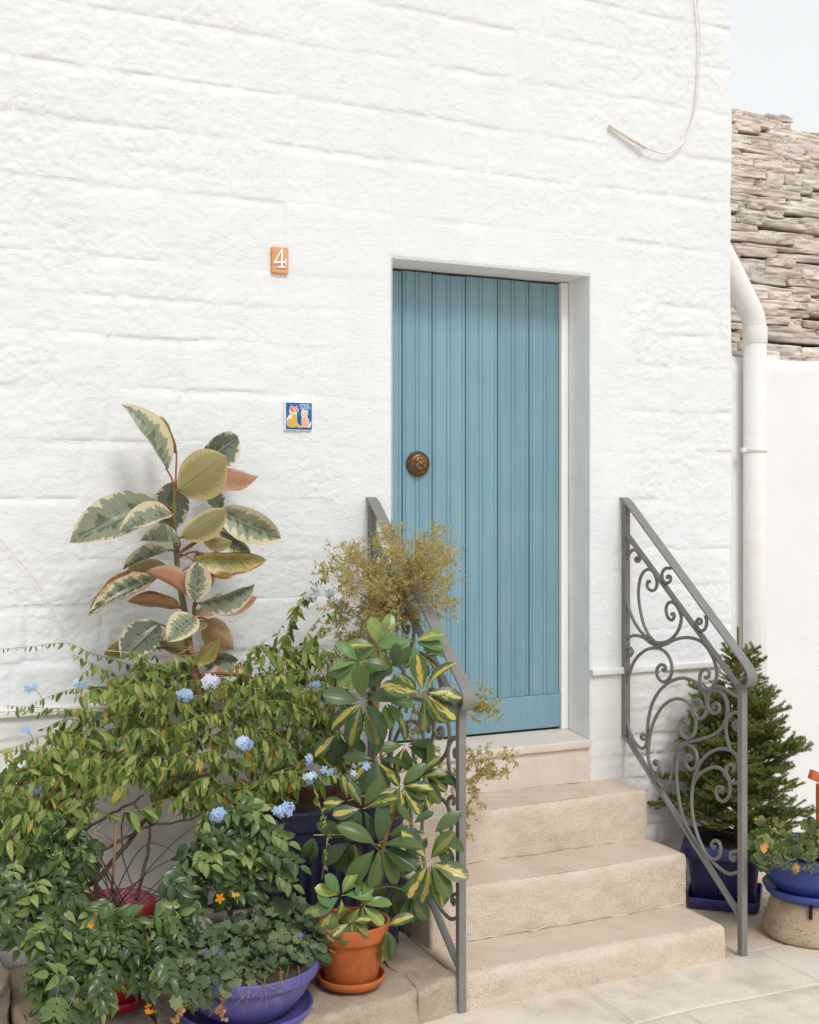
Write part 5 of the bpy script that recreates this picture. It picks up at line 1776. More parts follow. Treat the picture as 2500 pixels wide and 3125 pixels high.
poly = [(0, 1695), (25, 1645), (80, 1610), (110, 1560), (165, 1510), (215, 1455), (270, 1405), (310, 1385), (370, 1400), (440, 1430), (520, 1405), (560, 1365), (610, 1370), (690, 1385), (715, 1430),
        (700, 1500), (705, 1560), (725, 1610), (690, 1650), (640, 1660), (570, 1670), (500, 1690), (460, 1700), (390, 1650), (330, 1625), (260, 1655), (200, 1690), (110, 1740), (0, 1780)]
S = np.vstack([in_poly(poly, 315, rs), in_poly([(230, 1640), (330, 1620), (480, 1660), (600, 1640), (700, 1650), (560, 1700), (470, 1730), (400, 1690), (300, 1690)], 55, rs), in_poly([(-10, 1640), (60, 1600), (200, 1600), (260, 1660), (190, 1735), (120, 1790), (-10, 1830)], 75, rs)])
for q in S:
    yd = -0.08 - 0.40 * rs.rand() ** 0.9 - 0.10 * np.clip((300 - q[0]) / 300, 0, 1) - 0.08 * np.clip((q[1] - 1550) / 200, 0, 1)
    if 380 < q[0] < 470 and q[1] < 1480:
        yd = -0.05 - 0.1 * rs.rand() if rs.rand() < 0.6 else -0.30
    b = at_y(*cD(*q), yd)
    sgn = np.sign(q[0] - 420 + 260 * rs.randn())
    d = unit(np.array([sgn * (0.8 + 0.3 * rs.rand()), -0.35 * rs.rand(), 0.35 * rs.randn() + 0.1]))
    L = 0.07 + 0.10 * rs.rand()
    b = b - d * L * 0.5 + np.array([0, 0, 0.02])
    pts = catmull([b, b + d * L * 0.5 + [0, 0, 0.012], b + d * L + [0, -0.01, -0.03 * rs.rand()]], 4)
    hang_leaves(pts, 0.0092, 0.046, pale=rs.rand() < 0.6)
SPR = [
    ([(330, 1420), (250, 1392), (190, 1374), (140, 1354), (60, 1362), (-10, 1368)], -0.10, 0.013, 0.026),
    ([(310, 1450), (255, 1435), (205, 1402), (150, 1376)], -0.14, 0.011, 0.036),
    ([(290, 1465), (230, 1450), (190, 1446), (150, 1452), (100, 1468), (50, 1492)], -0.18, 0.011, 0.036),
    ([(300, 1480), (240, 1440), (190, 1410), (160, 1440)], -0.16, 0.014, 0.034),
    ([(230, 1500), (170, 1495), (90, 1490), (10, 1486)], -0.20, 0.011, 0.036),
    ([(240, 1492), (180, 1492), (100, 1500), (40, 1498), (-10, 1500)], -0.16, 0.02, 0.026),
    ([(220, 1555), (150, 1540), (90, 1550), (40, 1570), (0, 1580)], -0.24, 0.011, 0.034),
    ([(215, 1600), (140, 1570), (80, 1580), (30, 1600)], -0.28, 0.011, 0.036),
    ([(200, 1640), (130, 1640), (60, 1660), (-10, 1690)], -0.32, 0.012, 0.036),
    ([(610, 1420), (602, 1345), (620, 1285), (655, 1238), (690, 1200), (702, 1166)], -0.20, 0.0072, 0.044),
    ([(600, 1400), (605, 1335), (628, 1280), (660, 1240)], -0.24, 0.0072, 0.046),
    ([(640, 1425), (655, 1355), (690, 1305), (712, 1285)], -0.20, 0.010, 0.036),
    ([(650, 1400), (640, 1350), (665, 1310), (690, 1290)], -0.26, 0.010, 0.036),
    ([(570, 1425), (575, 1365), (595, 1315)], -0.22, 0.009, 0.036),
    ([(690, 1420), (700, 1370), (722, 1335)], -0.22, 0.012, 0.032),
    ([(330, 1390), (320, 1340), (310, 1315), (300, 1300)], -0.16, 0.014, 0.030),
    ([(520, 1410), (560, 1380), (600, 1360), (640, 1368)], -0.16, 0.012, 0.030),
]
for pl_, yd, sp_, sz in SPR:
    hang_leaves(catmull([at_y(*cD(*q), yd + 0.015 * rs.randn()) for q in pl_], 5), sp_, sz, pale=True)
for pl_, yd, sp_, sz in (
        ([(640, 612), (700, 602), (760, 590), (860, 545), (960, 535), (1060, 560), (1130, 590)], -0.46, 0.018, 0.062),
        ([(1095, 600), (1080, 680), (1060, 780), (1045, 900), (1010, 1100)], -0.56, 0.018, 0.058),
        ([(1075, 600), (1040, 700), (1020, 760)], -0.52, 0.014, 0.056),
        ([(1240, 350), (1330, 250), (1450, 230), (1560, 300)], -0.46, 0.016, 0.058),
        ([(850, 250), (950, 210), (1050, 190), (1150, 230)], -0.44, 0.016, 0.055),
        ([(600, 250), (700, 190), (800, 190), (860, 220)], -0.44, 0.016, 0.052)):
    hang_leaves(catmull([at_y(*c4(*q), yd) for q in pl_], 5), sp_, sz, pale=True)
hang_leaves(catmull([at_y(*c6(*q), -0.60) for q in ((300, 330), (345, 470), (385, 590), (375, 700), (362, 800), (345, 880))], 6), 0.0065, 0.022, 1.6, pale=True)
hang_leaves(catmull([at_y(*c6(*q), -0.57) for q in ((60, 260), (180, 250), (330, 260), (450, 270), (610, 250))], 6), 0.016, 0.040, pale=True)
leaf_set(plum, 'leaf', pleaves, PT, PM, pmat)
link('twigs', stemsG.mesh('twigs', MAT['bark_light']), plum, None, kind='stuff')
link('green_twigs', palegG.mesh('green_twigs', MAT['yellow_stem']), plum, None, kind='stuff')
for pl_, r_, yd in (
        ([(530, 1090), (505, 1000), (503, 900), (500, 830), (480, 790), (450, 770), (412, 774)], 0.0085, -0.46),
        ([(440, 1010), (520, 960), (600, 860), (700, 740), (770, 640), (830, 550), (900, 460), (980, 410)], 0.0085, -0.42),
        ([(512, 835), (580, 790), (690, 730), (780, 685), (860, 670), (1000, 650), (1090, 600)], 0.0052, -0.44),
        ([(350, 755), (430, 720), (520, 660), (620, 600), (690, 565), (760, 520)], 0.0052, -0.40),
        ([(720, 1075), (745, 960), (775, 830), (792, 700), (785, 660), (760, 620), (690, 560)], 0.0060, -0.45),
        ([(655, 610), (640, 740), (655, 880), (700, 1000)], 0.0026, -0.40),
        ([(420, 985), (460, 900), (505, 845)], 0.005, -0.43),
        ([(380, 730), (345, 650), (310, 570), (280, 500)], 0.006, -0.36),
        ([(300, 700), (200, 500), (120, 400), (30, 330)], 0.0045, -0.34),
        ([(-20, 530), (60, 480), (150, 445), (260, 430), (400, 380)], 0.0030, -0.34),
        ([(900, 460), (1000, 330), (1080, 240), (1160, 200)], 0.005, -0.30),
        ([(400, 1010), (340, 930), (300, 860), (240, 800)], 0.004, -0.44)):
    P_ = catmull([at_y(*c4(*q), yd) for q in pl_], 6)
    P_ = P_ + 0.003 * np.stack([n3(np.stack([np.arange(len(P_)) * 0.5, np.full(len(P_), k + r_ * 999), np.zeros(len(P_))], -1)) for k in range(3)], -1)
    link('branch', mesh_of('branch', *tube(P_, np.linspace(r_, r_ * 0.6, len(P_)), 7), MAT['bark']), plum, None)

fmat = NT('pale_blue_petal')
oi_ = fmat.n("ObjectInfo").outputs['Random']
leaf_out(fmat, fmat.ramp(oi_, [(0.0, (0.36, 0.52, 0.78)), (0.7, (0.48, 0.62, 0.82)), (1.0, (0.64, 0.72, 0.85))]), 0.3, 0.6, 0.2)
wmat = NT('white_blue_petal')
leaf_out(wmat, wmat.ramp(wmat.n("ObjectInfo").outputs['Random'], [(0.0, (0.66, 0.70, 0.82)), (1.0, (0.78, 0.80, 0.85))]), 0.3, 0.6, 0.2)


def flower_mesh(name, mat, npet=5, wd=0.62, cup=0.12, tubeL=1.2):
    G = Geo()
    V, F, U = leaf_tmpl(P_OBOV, 1.0, wd, 4, 3, 0.1, cup)
    for k in range(npet):
        a = 2 * math.pi * k / npet
        V2 = np.stack([V[:, 0] * math.cos(a) - V[:, 1] * math.sin(a), V[:, 0] * math.sin(a) + V[:, 1] * math.cos(a), V[:, 2]], -1)
        G.add(V2, F, U)
    G.add(*tube([(0, 0, -tubeL), (0, 0, 0.02)], [0.06, 0.10], 5))
    return G.mesh(name, mat)


FM, FW = flower_mesh('flower', fmat.m), flower_mesh('flower', wmat.m)
stalkm = MAT['yellow_stem']
LB = np.array([q[1] for q in pleaves])
for dx_, dy_, yd, nfl, rad, me in (
        (512, 1566, -0.52, 22, 0.022, FM), (390, 1466, -0.36, 13, 0.022, FM), (440, 1437, -0.36, 16, 0.026, FW), (665, 1452, -0.34, 14, 0.030, FM), (690, 1470, -0.34, 9, 0.022, FM),
        (75, 1662, -0.50, 8, 0.020, FM), (595, 1708, -0.60, 15, 0.026, FM), (460, 1716, -0.56, 18, 0.022, FM), (655, 1637, -0.57, 5, 0.020, FM), (690, 1624, -0.57, 4, 0.018, FM), (645, 1600, -0.5, 4, 0.02, FM),
        (742, 1630, -0.60, 2, 0.012, FM), (772, 1616, -0.60, 2, 0.010, FM), (68, 1448, -0.14, 4, 0.020, FM), (168, 1440, -0.22, 4, 0.018, FM), (705, 1272, -0.22, 9, 0.022, FW), (655, 1254, -0.24, 9, 0.024, FW), (690, 1250, -0.2, 6, 0.02, FW),
        (60, 1545, -0.24, 3, 0.016, FM), (680, 1395, -0.30, 6, 0.022, FM)):
    c0 = at_y(*cD(dx_, dy_), yd)
    G = Geo()
    dirs = []
    for k in range(nfl):
        d = unit(np.array([rs.randn(), -1.2 - 0.6 * rs.rand(), 0.4 + rs.randn() * 0.8]))
        dirs.append(d)
    st0 = c0 + np.array([0, 0.03, -0.004])
    near = LB[np.argmin(np.linalg.norm(LB - (c0 + [0.01, 0.03, -0.01]), axis=1))]
    G.add(*tube(catmull([near, (near + c0) / 2 + [0, 0.004, 0.006], c0 + [0, 0.008, 0]], 5), 0.0013, 5))
    fc_ = link('flower_cluster', G.mesh('flower_cluster', stalkm), plum, None)
    for d in dirs:
        p_ = c0 + d * rad * 1.15 * (0.75 + 0.5 * rs.rand()) * np.array([1.15, 0.7, 1.0])
        link('flower', me, fc_, mat4(p_, np.cross(d, rs.randn(3)), d, 0.0125 + 0.003 * rs.rand()))

cane = [at_y(*c4(610, 655), -0.47), at_y(*c4(585, 1085), -0.47)]
link('bamboo_cane', mesh_of('bamboo_cane', *tube([cane[0], cane[0] * .6 + cane[1] * .4 + [0.002, 0, 0], cane[1]], 0.0042, 7), MAT['cane']), None, None, label='thin bamboo cane stuck upright in the crimson pot', category='garden cane')

# ------------------------------------------------------------------ pinnate dark green shrub
tec = thing('pinnate_shrub', (rc[0] - 0.02, rc[1] - 0.02, 0.36), 'glossy dark green shrub with feathered leaves and small orange flowers spilling over the crimson pot', 'shrub')
tmat = leaf_mat('pinnate_leaf', [(0.0, (0.030, 0.062, 0.020)), (0.5, (0.074, 0.128, 0.038)), (0.80, (0.120, 0.185, 0.055)), (0.88, (0.18, 0.25, 0.068)), (1.0, (0.29, 0.36, 0.12))],
                trans=0.26, rough=0.30, spec=0.5, vein=0.45, back=0.45)


def pinnate(npair, seed):
    rr = np.random.RandomState(seed)
    V, F, U = [], [], []
    n = npair + 1
    ys = np.linspace(0.0, 0.72, n + 1)
    for i, y_ in enumerate(ys):
        z_ = -0.16 * y_ * y_
        V += [(-0.008, y_, z_), (0.008, y_, z_)]
        U += [(0.5, 0.0), (0.5, 0.0)]
    for i in range(n):
        F.append((2 * i, 2 * i + 1, 2 * i + 3, 2 * i + 2))
    def add(base_ids, b, ang, L, W, tw):
        T_, f_, u_ = leaf_tmpl(P_LANCE if rr.rand() < 0.5 else P_ELLIP, L, W, 6, 3, 0.30 + 0.3 * rr.rand(), 0.22 + 0.2 * rr.rand())
        T_ = T_.copy()
        ca, sa = math.cos(tw), math.sin(tw)
        X_, Z_ = T_[:, 0] * ca - T_[:, 2] * sa, T_[:, 0] * sa + T_[:, 2] * ca
        c_, s_ = math.cos(ang), math.sin(ang)
        P_ = np.stack([b[0] + X_ * c_ - T_[:, 1] * s_, b[1] + X_ * s_ + T_[:, 1] * c_, b[2] + Z_], -1)
        o = len(V) - 3 + 0
        # the leaflet grows out of the midrib: its first row is the midrib's own edge
        m = {0: base_ids[0], 1: base_ids[0], 2: base_ids[1]}
        off = len(V)
        V.extend([tuple(p_) for p_ in P_[3:]])
        U.extend([tuple(x_) for x_ in u_[3:]])
        for f in f_:
            F.append(tuple(dict.fromkeys(m[i] if i < 3 else off + i - 3 for i in f)))
    for i in range(1, n):
        for s in (-1, 1):
            add((2 * i, 2 * i + 1), V[2 * i], -s * (0.95 + 0.25 * rr.randn() * 0.5), 0.38 + 0.06 * rr.rand(), 0.205 + 0.03 * rr.rand(), s * 0.2 * rr.randn())
    add((2 * n, 2 * n + 1), V[2 * n], 0.15 * rr.randn(), 0.42, 0.20, 0.1 * rr.randn())
    F2 = [f for f in F if len(f) >= 3]
    return np.array(V), F2, np.array(U)


TT, TM = [], []
for k in range(8):
    t_ = pinnate((2, 2, 3, 3, 1, 2, 3, 2)[k], k)
    TT.append(t_)
    TM.append(mesh_of('leaf', t_[0], t_[1], tmat, True, t_[2]))
rs = np.random.RandomState(5)
polyT = [(-10, 1800), (60, 1750), (160, 1755), (205, 1800), (180, 1850), (165, 1890), (230, 1912), (300, 1925), (360, 1925), (345, 1850), (385, 1790), (440, 1745), (520, 1730), (570, 1740), (600, 1770), (590, 1830), (560, 1870), (520, 1890), (470, 1925),
         (420, 1950), (385, 1990), (350, 2050), (290, 2080), (240, 2090), (170, 2160), (90, 2160), (80, 2080), (60, 2010), (-10, 1970)]
S = np.vstack([in_poly(polyT, 245, rs), in_poly([(90, 1925), (230, 1915), (370, 1930), (390, 1985), (350, 2060), (230, 2090), (90, 2090)], 75, rs)])
polyT2 = [(-10, 1800), (60, 1750), (160, 1755), (205, 1800), (180, 1850), (165, 1890), (90, 1990), (-10, 1960)]
S = np.vstack([S, in_poly(polyT2, 70, rs), in_poly([(60, 1700), (190, 1715), (225, 1780), (190, 1850), (60, 1800)], 30, rs), in_poly([(430, 1700), (560, 1690), (590, 1760), (540, 1840), (420, 1850), (380, 1780)], 40, rs)])
pot2 = np.array([235, 1890])
tstem = Geo()
tl = []
for q in S:
    t_ = np.clip((q[1] - 1740) / 400, 0, 1)
    right = q[0] > 390
    depth = rs.rand()
    yd = (-0.50 - 0.10 * depth) if right and q[1] < 1900 else (-0.46 - 0.34 * t_ - 0.14 * depth)
    if q[0] < 150 and q[1] > 1950:
        yd -= 0.04
    b = at_y(*cD(*q), yd)
    o2 = (q - pot2) / 260
    out = np.array([o2[0] * 0.9, -0.55, -0.35 - 0.25 * t_ + 0.2 * rs.randn()]) + 0.45 * rs.randn(3)
    a = unit(out)
    n = unit(np.array([0.25 * rs.randn(), -0.75, 0.75]) + 0.30 * rs.randn(3))
    sz = 0.098 * (0.75 + 0.5 * rs.rand())
    b = b - a * sz * 0.45
    rn = rs.rand()
    tl.append((b[1], b, a, n, sz, rs.randint(8), rn))
    if rs.rand() < 0.06:
        src = np.array([rc[0] + 0.05 * rs.randn(), rc[1] + 0.04 * rs.randn(), 0.36])
        mid = (src + b) / 2 + np.array([0, 0, 0.10 * rs.rand() + 0.03])
        tstem.add(*tube(catmull([src, mid, b], 6), np.linspace(0.0026, 0.001, 13), 5, False))
for q, dirx, yd in (((395, 1800), 0.8, -.6), ((545, 1790), 0.9, -.62), ((585, 1800), 0.7, -.60), ((560, 1755), 0.9, -.58), ((570, 1840), 0.7, -.60), ((330, 2010), 0.2, -.86), ((120, 2090), -0.2, -.9), ((60, 1850), -0.6, -.7), ((30, 1940), -0.6, -.7), ((205, 2040), 0, -.9)):
    b = at_y(*cD(*q), yd)
    tl.append((-2, b, unit([dirx, -0.35, -0.35]), unit([0.1, -0.8, 0.6]), 0.105, 2, rs.rand()))
leaf_set(tec, 'leaf', tl, TT, TM, tmat, 299)
link('stems', tstem.mesh('stems', MAT['bark']), tec, None, kind='stuff')
omat = NT('orange_petal')
leaf_out(omat, omat.ramp(omat.n("ObjectInfo").outputs['Random'], [(0.0, (0.75, 0.22, 0.01)), (1.0, (0.80, 0.36, 0.01))]), 0.25, 0.5, 0.3)
FO = flower_mesh('flower', omat.m, 5, 0.55, -0.05, 0.8)
for dx_, dy_, yd, s_, n_ in ((463, 1892, -0.68, 0.0165, 1), (190, 1950, -0.80, 0.009, 4), (312, 2118, -0.92, 0.0115, 3), (180, 2110, -0.93, 0.007, 2), (500, 1884, -.66, .008, 2)):
    for k in range(n_):
        c0 = at_y(*cD(dx_ + (k and 7 * rs.randn()), dy_ + (k and 8 * rs.randn())), yd)
        d = unit(np.array([0.1 * rs.randn(), -1, 0.25 if n_ == 1 else rs.randn()]))
        link('flower', FO, tec, mat4(c0, np.cross(d, rs.randn(3)), d, s_))

# ------------------------------------------------------------------ scalloped ground cover in the violet bowl
rs = np.random.RandomState(8)
camp = thing('bellflower_plant', (*bc, 0.26), 'low mound of small scalloped dull green leaves with tiny violet flowers', 'potted plant')
cmat = leaf_mat('bellflower_leaf', [(0.0, (0.055, 0.085, 0.042)), (0.5, (0.105, 0.145, 0.072)), (0.9, (0.175, 0.220, 0.105)), (1.0, (0.25, 0.23, 0.10))], trans=0.2, rough=0.6, spec=0.25, vein=0.0)


def scallop(nl, depth, cup, seed, nm=3):
    rr = np.random.RandomState(seed)
    n = nl * nm
    V, U = [(0, 0.12, 0.0)], [(0.5, 0.1)]
    for ring, rf in ((0, 0.5), (1, 1.0)):
        for k in range(n + 1):
            t_ = -math.pi * 0.5 + (k / n - 0.5) * 2 * math.pi * 0.93 + math.pi
            t_ = math.pi * 0.5 + (k / n - 0.5) * 2 * math.pi * 0.93
            r_ = 0.5 * rf * (1 - depth * rf * (0.5 + 0.5 * math.cos(2 * math.pi * k / nm)) + 0.05 * rr.randn() * rf)
            x_, y_ = r_ * math.cos(t_), 0.45 + r_ * math.sin(t_)
            V.append((x_, y_, cup * (x_ * x_ + (y_ - 0.45) ** 2) * 2 + 0.03 * rf * math.cos(nl * t_)))
            U.append((0.5 + x_, y_))
    m = n + 1
    F = [(0, 1 + k, 2 + k) for k in range(n)] + [(1 + k, 1 + m + k, 2 + m + k, 2 + k) for k in range(n)]
    return np.array(V), F, np.array(U)


CT = [scallop(7, 0.20, (0.25, -0.2, 0.5, 0.1)[k], k, 2) for k in range(4)]
CM = [mesh_of('leaf', *(t_[0], t_[1], cmat, True, t_[2])) for t_ in CT]
polyC = [(350, 1990), (390, 1955), (450, 1950), (520, 1925), (562, 1885), (612, 1885), (648, 1910), (685, 1960), (695, 2005), (660, 2022), (610, 2030), (560, 2052), (500, 2068), (440, 2088), (385, 2095), (352, 2060)]
S = in_poly(polyC, 900, rs)
cl = []
for q in S:
    t_ = (q[1] - 1885) / 205
    yd = -0.49 - 0.41 * np.clip(t_, 0, 1) + 0.03 * rs.randn()
    if q[0] > 640:
        yd -= 0.02
    b = at_y(*cD(*q), yd)
    b[2] -= 0.030 * rs.rand() ** 1.5
    edge_ = sstep(0.7, 1.0, t_)
    n = unit(np.array([0.3 * (q[0] - 520) / 170, -0.45 - 0.35 * edge_, 0.9 - 0.5 * edge_]) + 0.38 * rs.randn(3))
    a = np.cross(n, rs.randn(3)) + np.array([0, -0.3, -0.2 - 0.4 * edge_])
    cl.append((-b[2] + 0.0 * b[1], b, a, n, 0.030 + 0.020 * rs.rand(), rs.randint(4), rs.rand()))
leaf_set(camp, 'leaf', cl, CT, CM, cmat, 299)
vmat = NT('violet_petal')
leaf_out(vmat, vmat.ramp(vmat.n("ObjectInfo").outputs['Random'], [(0.0, (0.22, 0.16, 0.60)), (1.0, (0.33, 0.25, 0.70))]), 0.25, 0.5, 0.3)
FV_ = flower_mesh('flower', vmat.m, 5, 0.40, 0.0, 0.9)
for dx_, dy_ in ((633, 1975), (640, 1968), (436, 2005), (449, 2014), (462, 2015), (628, 1980), (431, 2012)):
    yd = -0.51 - 0.41 * (dy_ - 1885) / 205
    c0 = at_y(*cD(dx_, dy_), yd)
    link('flower', FV_, camp, mat4(c0 + [0, -.008, .012], rs.randn(3), [0.2 * rs.randn(), -0.8, 0.6], 0.0095))
G = Geo()
for k in range(20):
    q = in_poly([(370, 2080), (480, 2060), (640, 2025), (660, 2035), (560, 2065), (420, 2110)], 1, rs)[0]
    b = at_y(*cD(*q), -0.915)
    pts = [b, b + [0.01 * rs.randn(), -0.012, -0.015 - 0.02 * rs.rand()], b + [0.02 * rs.randn(), -0.012, -0.03 - 0.05 * rs.rand() ** 2]]
    G.add(*tube(catmull(pts, 3), 0.0007, 3, False))
for q in ((375, 2110), (378, 2125), (372, 2140), (470, 2095), (463, 2118), (470, 2130)):
    for k in range(9):
        b = at_y(*cD(q[0] + 3.5 * rs.randn(), q[1] + 6 * rs.randn()), -0.925)
        V, F, U = CT[k % 4]
        G.add(place(V, b, [rs.randn() * .4, -0.2, -1], [rs.randn(), -1, rs.randn()], 0.013), F)
link('withered_strands', G.mesh('withered_strands', simple('withered_straw', (0.36, 0.20, 0.085), 0.8, 0.3, 40)), camp, None, kind='stuff')

# ------------------------------------------------------------------ umbrella plant in the terracotta pot
rs = np.random.RandomState(14)
umb = thing('umbrella_plant', (*tc, 0.28), 'variegated umbrella plant leaning up from the terracotta pot along the railing', 'potted plant')
UMD = umbrella_mat('umbrella_leaf', 1.25, 0.30)
UMY = umbrella_mat('umbrella_leaf_splashed', 1.3, 0.75)
UML = umbrella_mat('umbrella_leaf_young', 3.3, 0.18)
UMO = umbrella_mat('umbrella_leaf_shaded', 1.0, 0.2)
um_t = [leaf_tmpl(P_OBOV, 1.0, (0.49, 0.45, 0.53, 0.47)[k], 12, 5, (0.22, 0.4, 0.15, 0.3)[k], (0.26, 0.40, 0.16, 0.52)[k], 0.008, k) for k in range(4)]
um_m = {}
for nm, mt in (('d', UMD), ('y', UMY), ('l', UML), ('o', UMO)):
    um_m[nm] = [mesh_of('leaflet', t_[0], t_[1], mt, True, t_[2]) for t_ in um_t]
# stem: from the pot, leaning right and up, then forking behind the rosettes
stem_px = [c6(560, 1150), c6(600, 1010), c6(680, 800), c6(735, 590), c6(780, 440), c5(770, 1900), c5(740, 1650), c5(715, 1400), c5(735, 1150), c5(790, 980)]
sy = [-0.63, -0.62, -0.61, -0.62, -0.62, -0.58, -0.55, -0.52, -0.50, -0.50]
stp = catmull([at_y(*q, y_) for q, y_ in zip(stem_px, sy)], 6)
link('stem', mesh_of('stem', *tube(stp, np.linspace(0.0085, 0.004, len(stp)), 8), simple('ochre_bark', (0.33, 0.17, 0.045), 0.8, 0.3, 60, bump=0.6)), umb, None)
# crop, centre, depth, leaflet length (crop px), leaflets (angle deg in picture: 0 right, 90 up; list), kind, tilt forward
RO = [
    (c5, 720, 965, -.52, 165, (60, 105, 150, 195, 250, 300), 'l', .3),
    (c5, 935, 930, -.60, 165, (5, 30, 150, 200, 290, 345), 'l', .3),
    (c5, 815, 1105, -.60, 150, (95, 60, 195, 275, 345, 150), 'd', .35),
    (c5, 985, 1020, -.58, 110, (200, 250, 300, 340, 30, 150), 'd', .3),
    (c5, 1000, 1245, -.735, 205, (10, 330, 300, 265, 160, 75, 110), 'y', .25),
    (c5, 625, 1300, -.60, 225, (100, 150, 190, 225, 255, 285, 330, 30), 'd', .35),
    (c5, 600, 1060, -.54, 150, (160, 190, 130, 220, 250), 'l', .3),
    (c5, 885, 1570, -.62, 145, (90, 20, 330, 285, 240, 170), 'y', .35),
    (c5, 700, 1665, -.60, 165, (88, 20, 330, 290, 250, 200, 160), 'd', .3),
    (c5, 480, 1210, -.50, 110, (90, 200, 300), 'd', .3),
    (c5, 1010, 1740, -.66, 150, (70, 20, 340, 300, 200), 'd', .3),
    (c5, 760, 1300, -.52, 150, (280, 320, 250, 20), 'l', .3),
    (c5, 470, 1490, -.50, 170, (250, 290, 210, 330), 'd', .3),
    (c6, 810, 335, -.66, 155, (345, 275, 235, 190, 320, 60, 25), 'y', .35),
    (c6, 900, 290, -.66, 150, (300, 275, 330, 60, 20), 'y', .3),
    (c6, 590, 465, -.66, 165, (180, 215, 255, 300, 20, 75, 110), 'd', .3),
    (c6, 500, 420, -.60, 130, (200, 240, 160, 100), 'd', .3),
    (c6, 680, 685, -.70, 215, (250, 275, 305, 345, 215, 20, 90, 140), 'd', .45),
    (c6, 530, 650, -.60, 170, (200, 230, 260, 290, 150), 'o', .4),
    (c6, 975, 775, -.745, 205, (240, 262, 285, 315, 175, 120, 60, 345), 'y', .4),
    (c6, 1000, 620, -.745, 165, (55, 345, 165, 315, 300), 'd', .3),
    (c6, 770, 890, -.62, 160, (250, 290, 320, 200, 340), 'o', .4),
    (c6, 870, 960, -.68, 140, (250, 280, 310), 'd', .4),
    (c6, 465, 975, -.66, 145, (80, 120, 150, 55, 200, 255, 20), 'l', .35),
    (c6, 580, 1030, -.68, 140, (75, 105, 35, 15, 280, 320, 215), 'l', .35),
    (c6, 420, 1060, -.66, 130, (165, 215, 260, 120), 'l', .35),
    (c6, 515, 1130, -.72, 105, (200, 235, 270, 305, 350, 30), 'y', .45),
    (c6, 722, 1160, -.72, 150, (255, 275, 310, 35), 'y', .4),
    (c6, 880, 560, -.70, 120, (60, 120, 200, 300), 'd', .3),
    (c6, 300, 620, -.58, 130, (260, 290, 230), 'o', .4),
]
stp_np = np.array(stp)
for cf, x_, y_, yd, ln, angs, kd, fwd in RO:
    c0 = at_y(*cf(x_, y_), yd)
    mpp = np.linalg.norm(at_y(*cf(x_ + 100, y_), yd) - c0) / 100 * 0.94
    # petiole from the nearest point of the stem that lies lower
    cand = stp_np[stp_np[:, 2] < c0[2] + 0.03] if (stp_np[:, 2] < c0[2] + 0.03).any() else stp_np
    q = cand[np.argmin(np.linalg.norm(cand - c0, axis=1) + 0.3 * np.abs(cand[:, 2] - c0[2] + 0.05))]
    mid = (q + c0) / 2 + np.array([0, -0.01, 0.02])
    lf = link('leaf', mesh_of('leaf', *tube(catmull([q, mid, c0], 6), 0.0021, 6), MAT['yellow_stem']), umb, None)
    for ad in angs:
        t_ = math.radians(ad + 7 * rs.randn())
        L = ln * mpp * (0.9 + 0.2 * rs.rand())
        a = unit(np.array([math.cos(t_) * CS, -math.cos(t_) * SN, math.sin(t_)]) + np.array([0, -fwd * (0.6 + 0.6 * rs.rand()), -0.12]))
        n = unit(np.array([0.15 * rs.randn() - 0.1, -0.75, 0.65]) + 0.2 * rs.randn(3))
        b = c0 + a * L * 0.12
        k = rs.randint(4)
        lo = link('leaflet', um_m[kd][k], lf, mat4(b, a, n, L * 1.02))

# ------------------------------------------------------------------ twiggy fine-leaved shrub in the ribbed planter
rs = np.random.RandomState(31)
twg = thing('twiggy_shrub', (*pc, 0.55), 'dry twiggy shrub with tiny olive and brown leaves in the ribbed planter', 'shrub')
YT = -0.26
tk = catmull([at_y(*c6(*q), y_) for q, y_ in (((425, 440), -0.26), ((440, 330), -0.26), ((490, 250), -0.26), ((522, 150), -0.25), ((500, 90), -0.25))], 5)
tk2 = catmull([tk[-1], at_y(*c5(560, 1500), -0.25), at_y(*c5(680, 1300), -0.27), at_y(*c5(720, 1000), -0.28), at_y(*c5(790, 780), -0.28)], 5)
link('trunk', mesh_of('trunk', *tube(np.vstack([tk, tk2[1:]]), np.linspace(0.014, 0.006, len(tk) + len(tk2) - 1), 8), MAT['bark']), twg, None)
link('branch', mesh_of('branch', *tube(catmull([tk[-4], at_y(*c5(450, 1545), -0.26), at_y(*c5(370, 1530), -0.27), at_y(*c5(260, 1500), -0.27)], 5), np.linspace(0.007, 0.003, 16), 6), MAT['bark']), twg, None)
twG, lfG = Geo(), Geo()
sm = leaf_tmpl(P_ELLIP, 1.0, 0.42, 3, 3, 0.3, 0.1)
tops = tk2[-1]


def twig(p0, p1, r, nsub, sub, depth, lsize):
    mid = (p0 + p1) / 2 + 0.12 * np.linalg.norm(p1 - p0) * rs.randn(3)
    pts = catmull([p0, mid, p1], 3)
    twG.add(*tube(pts, np.linspace(r, r * 0.6, len(pts)), 3, False))
    d = unit(p1 - p0)
    if depth > 0:
        for k in range(nsub):
            b = pts[rs.randint(1, len(pts))]
            dd = unit(d * 0.7 + 0.75 * rs.randn(3) * np.array([1, 0.8, 1]) + np.array([0, 0, 0.1]))
            twig(b, b + dd * sub * (0.5 + 0.7 * rs.rand()), r * 0.55, nsub, sub * 0.45, depth - 1, lsize)
    else:
        for k in range(11):
            b = pts[rs.randint(0, len(pts))]
            dd = unit(d + 0.9 * rs.randn(3))
            lfG.add(place(sm[0], b, dd, rs.randn(3) + [0, -.5, .5], lsize * (0.6 + 0.8 * rs.rand())), sm[1], sm[2], rs.rand() * 0.96)


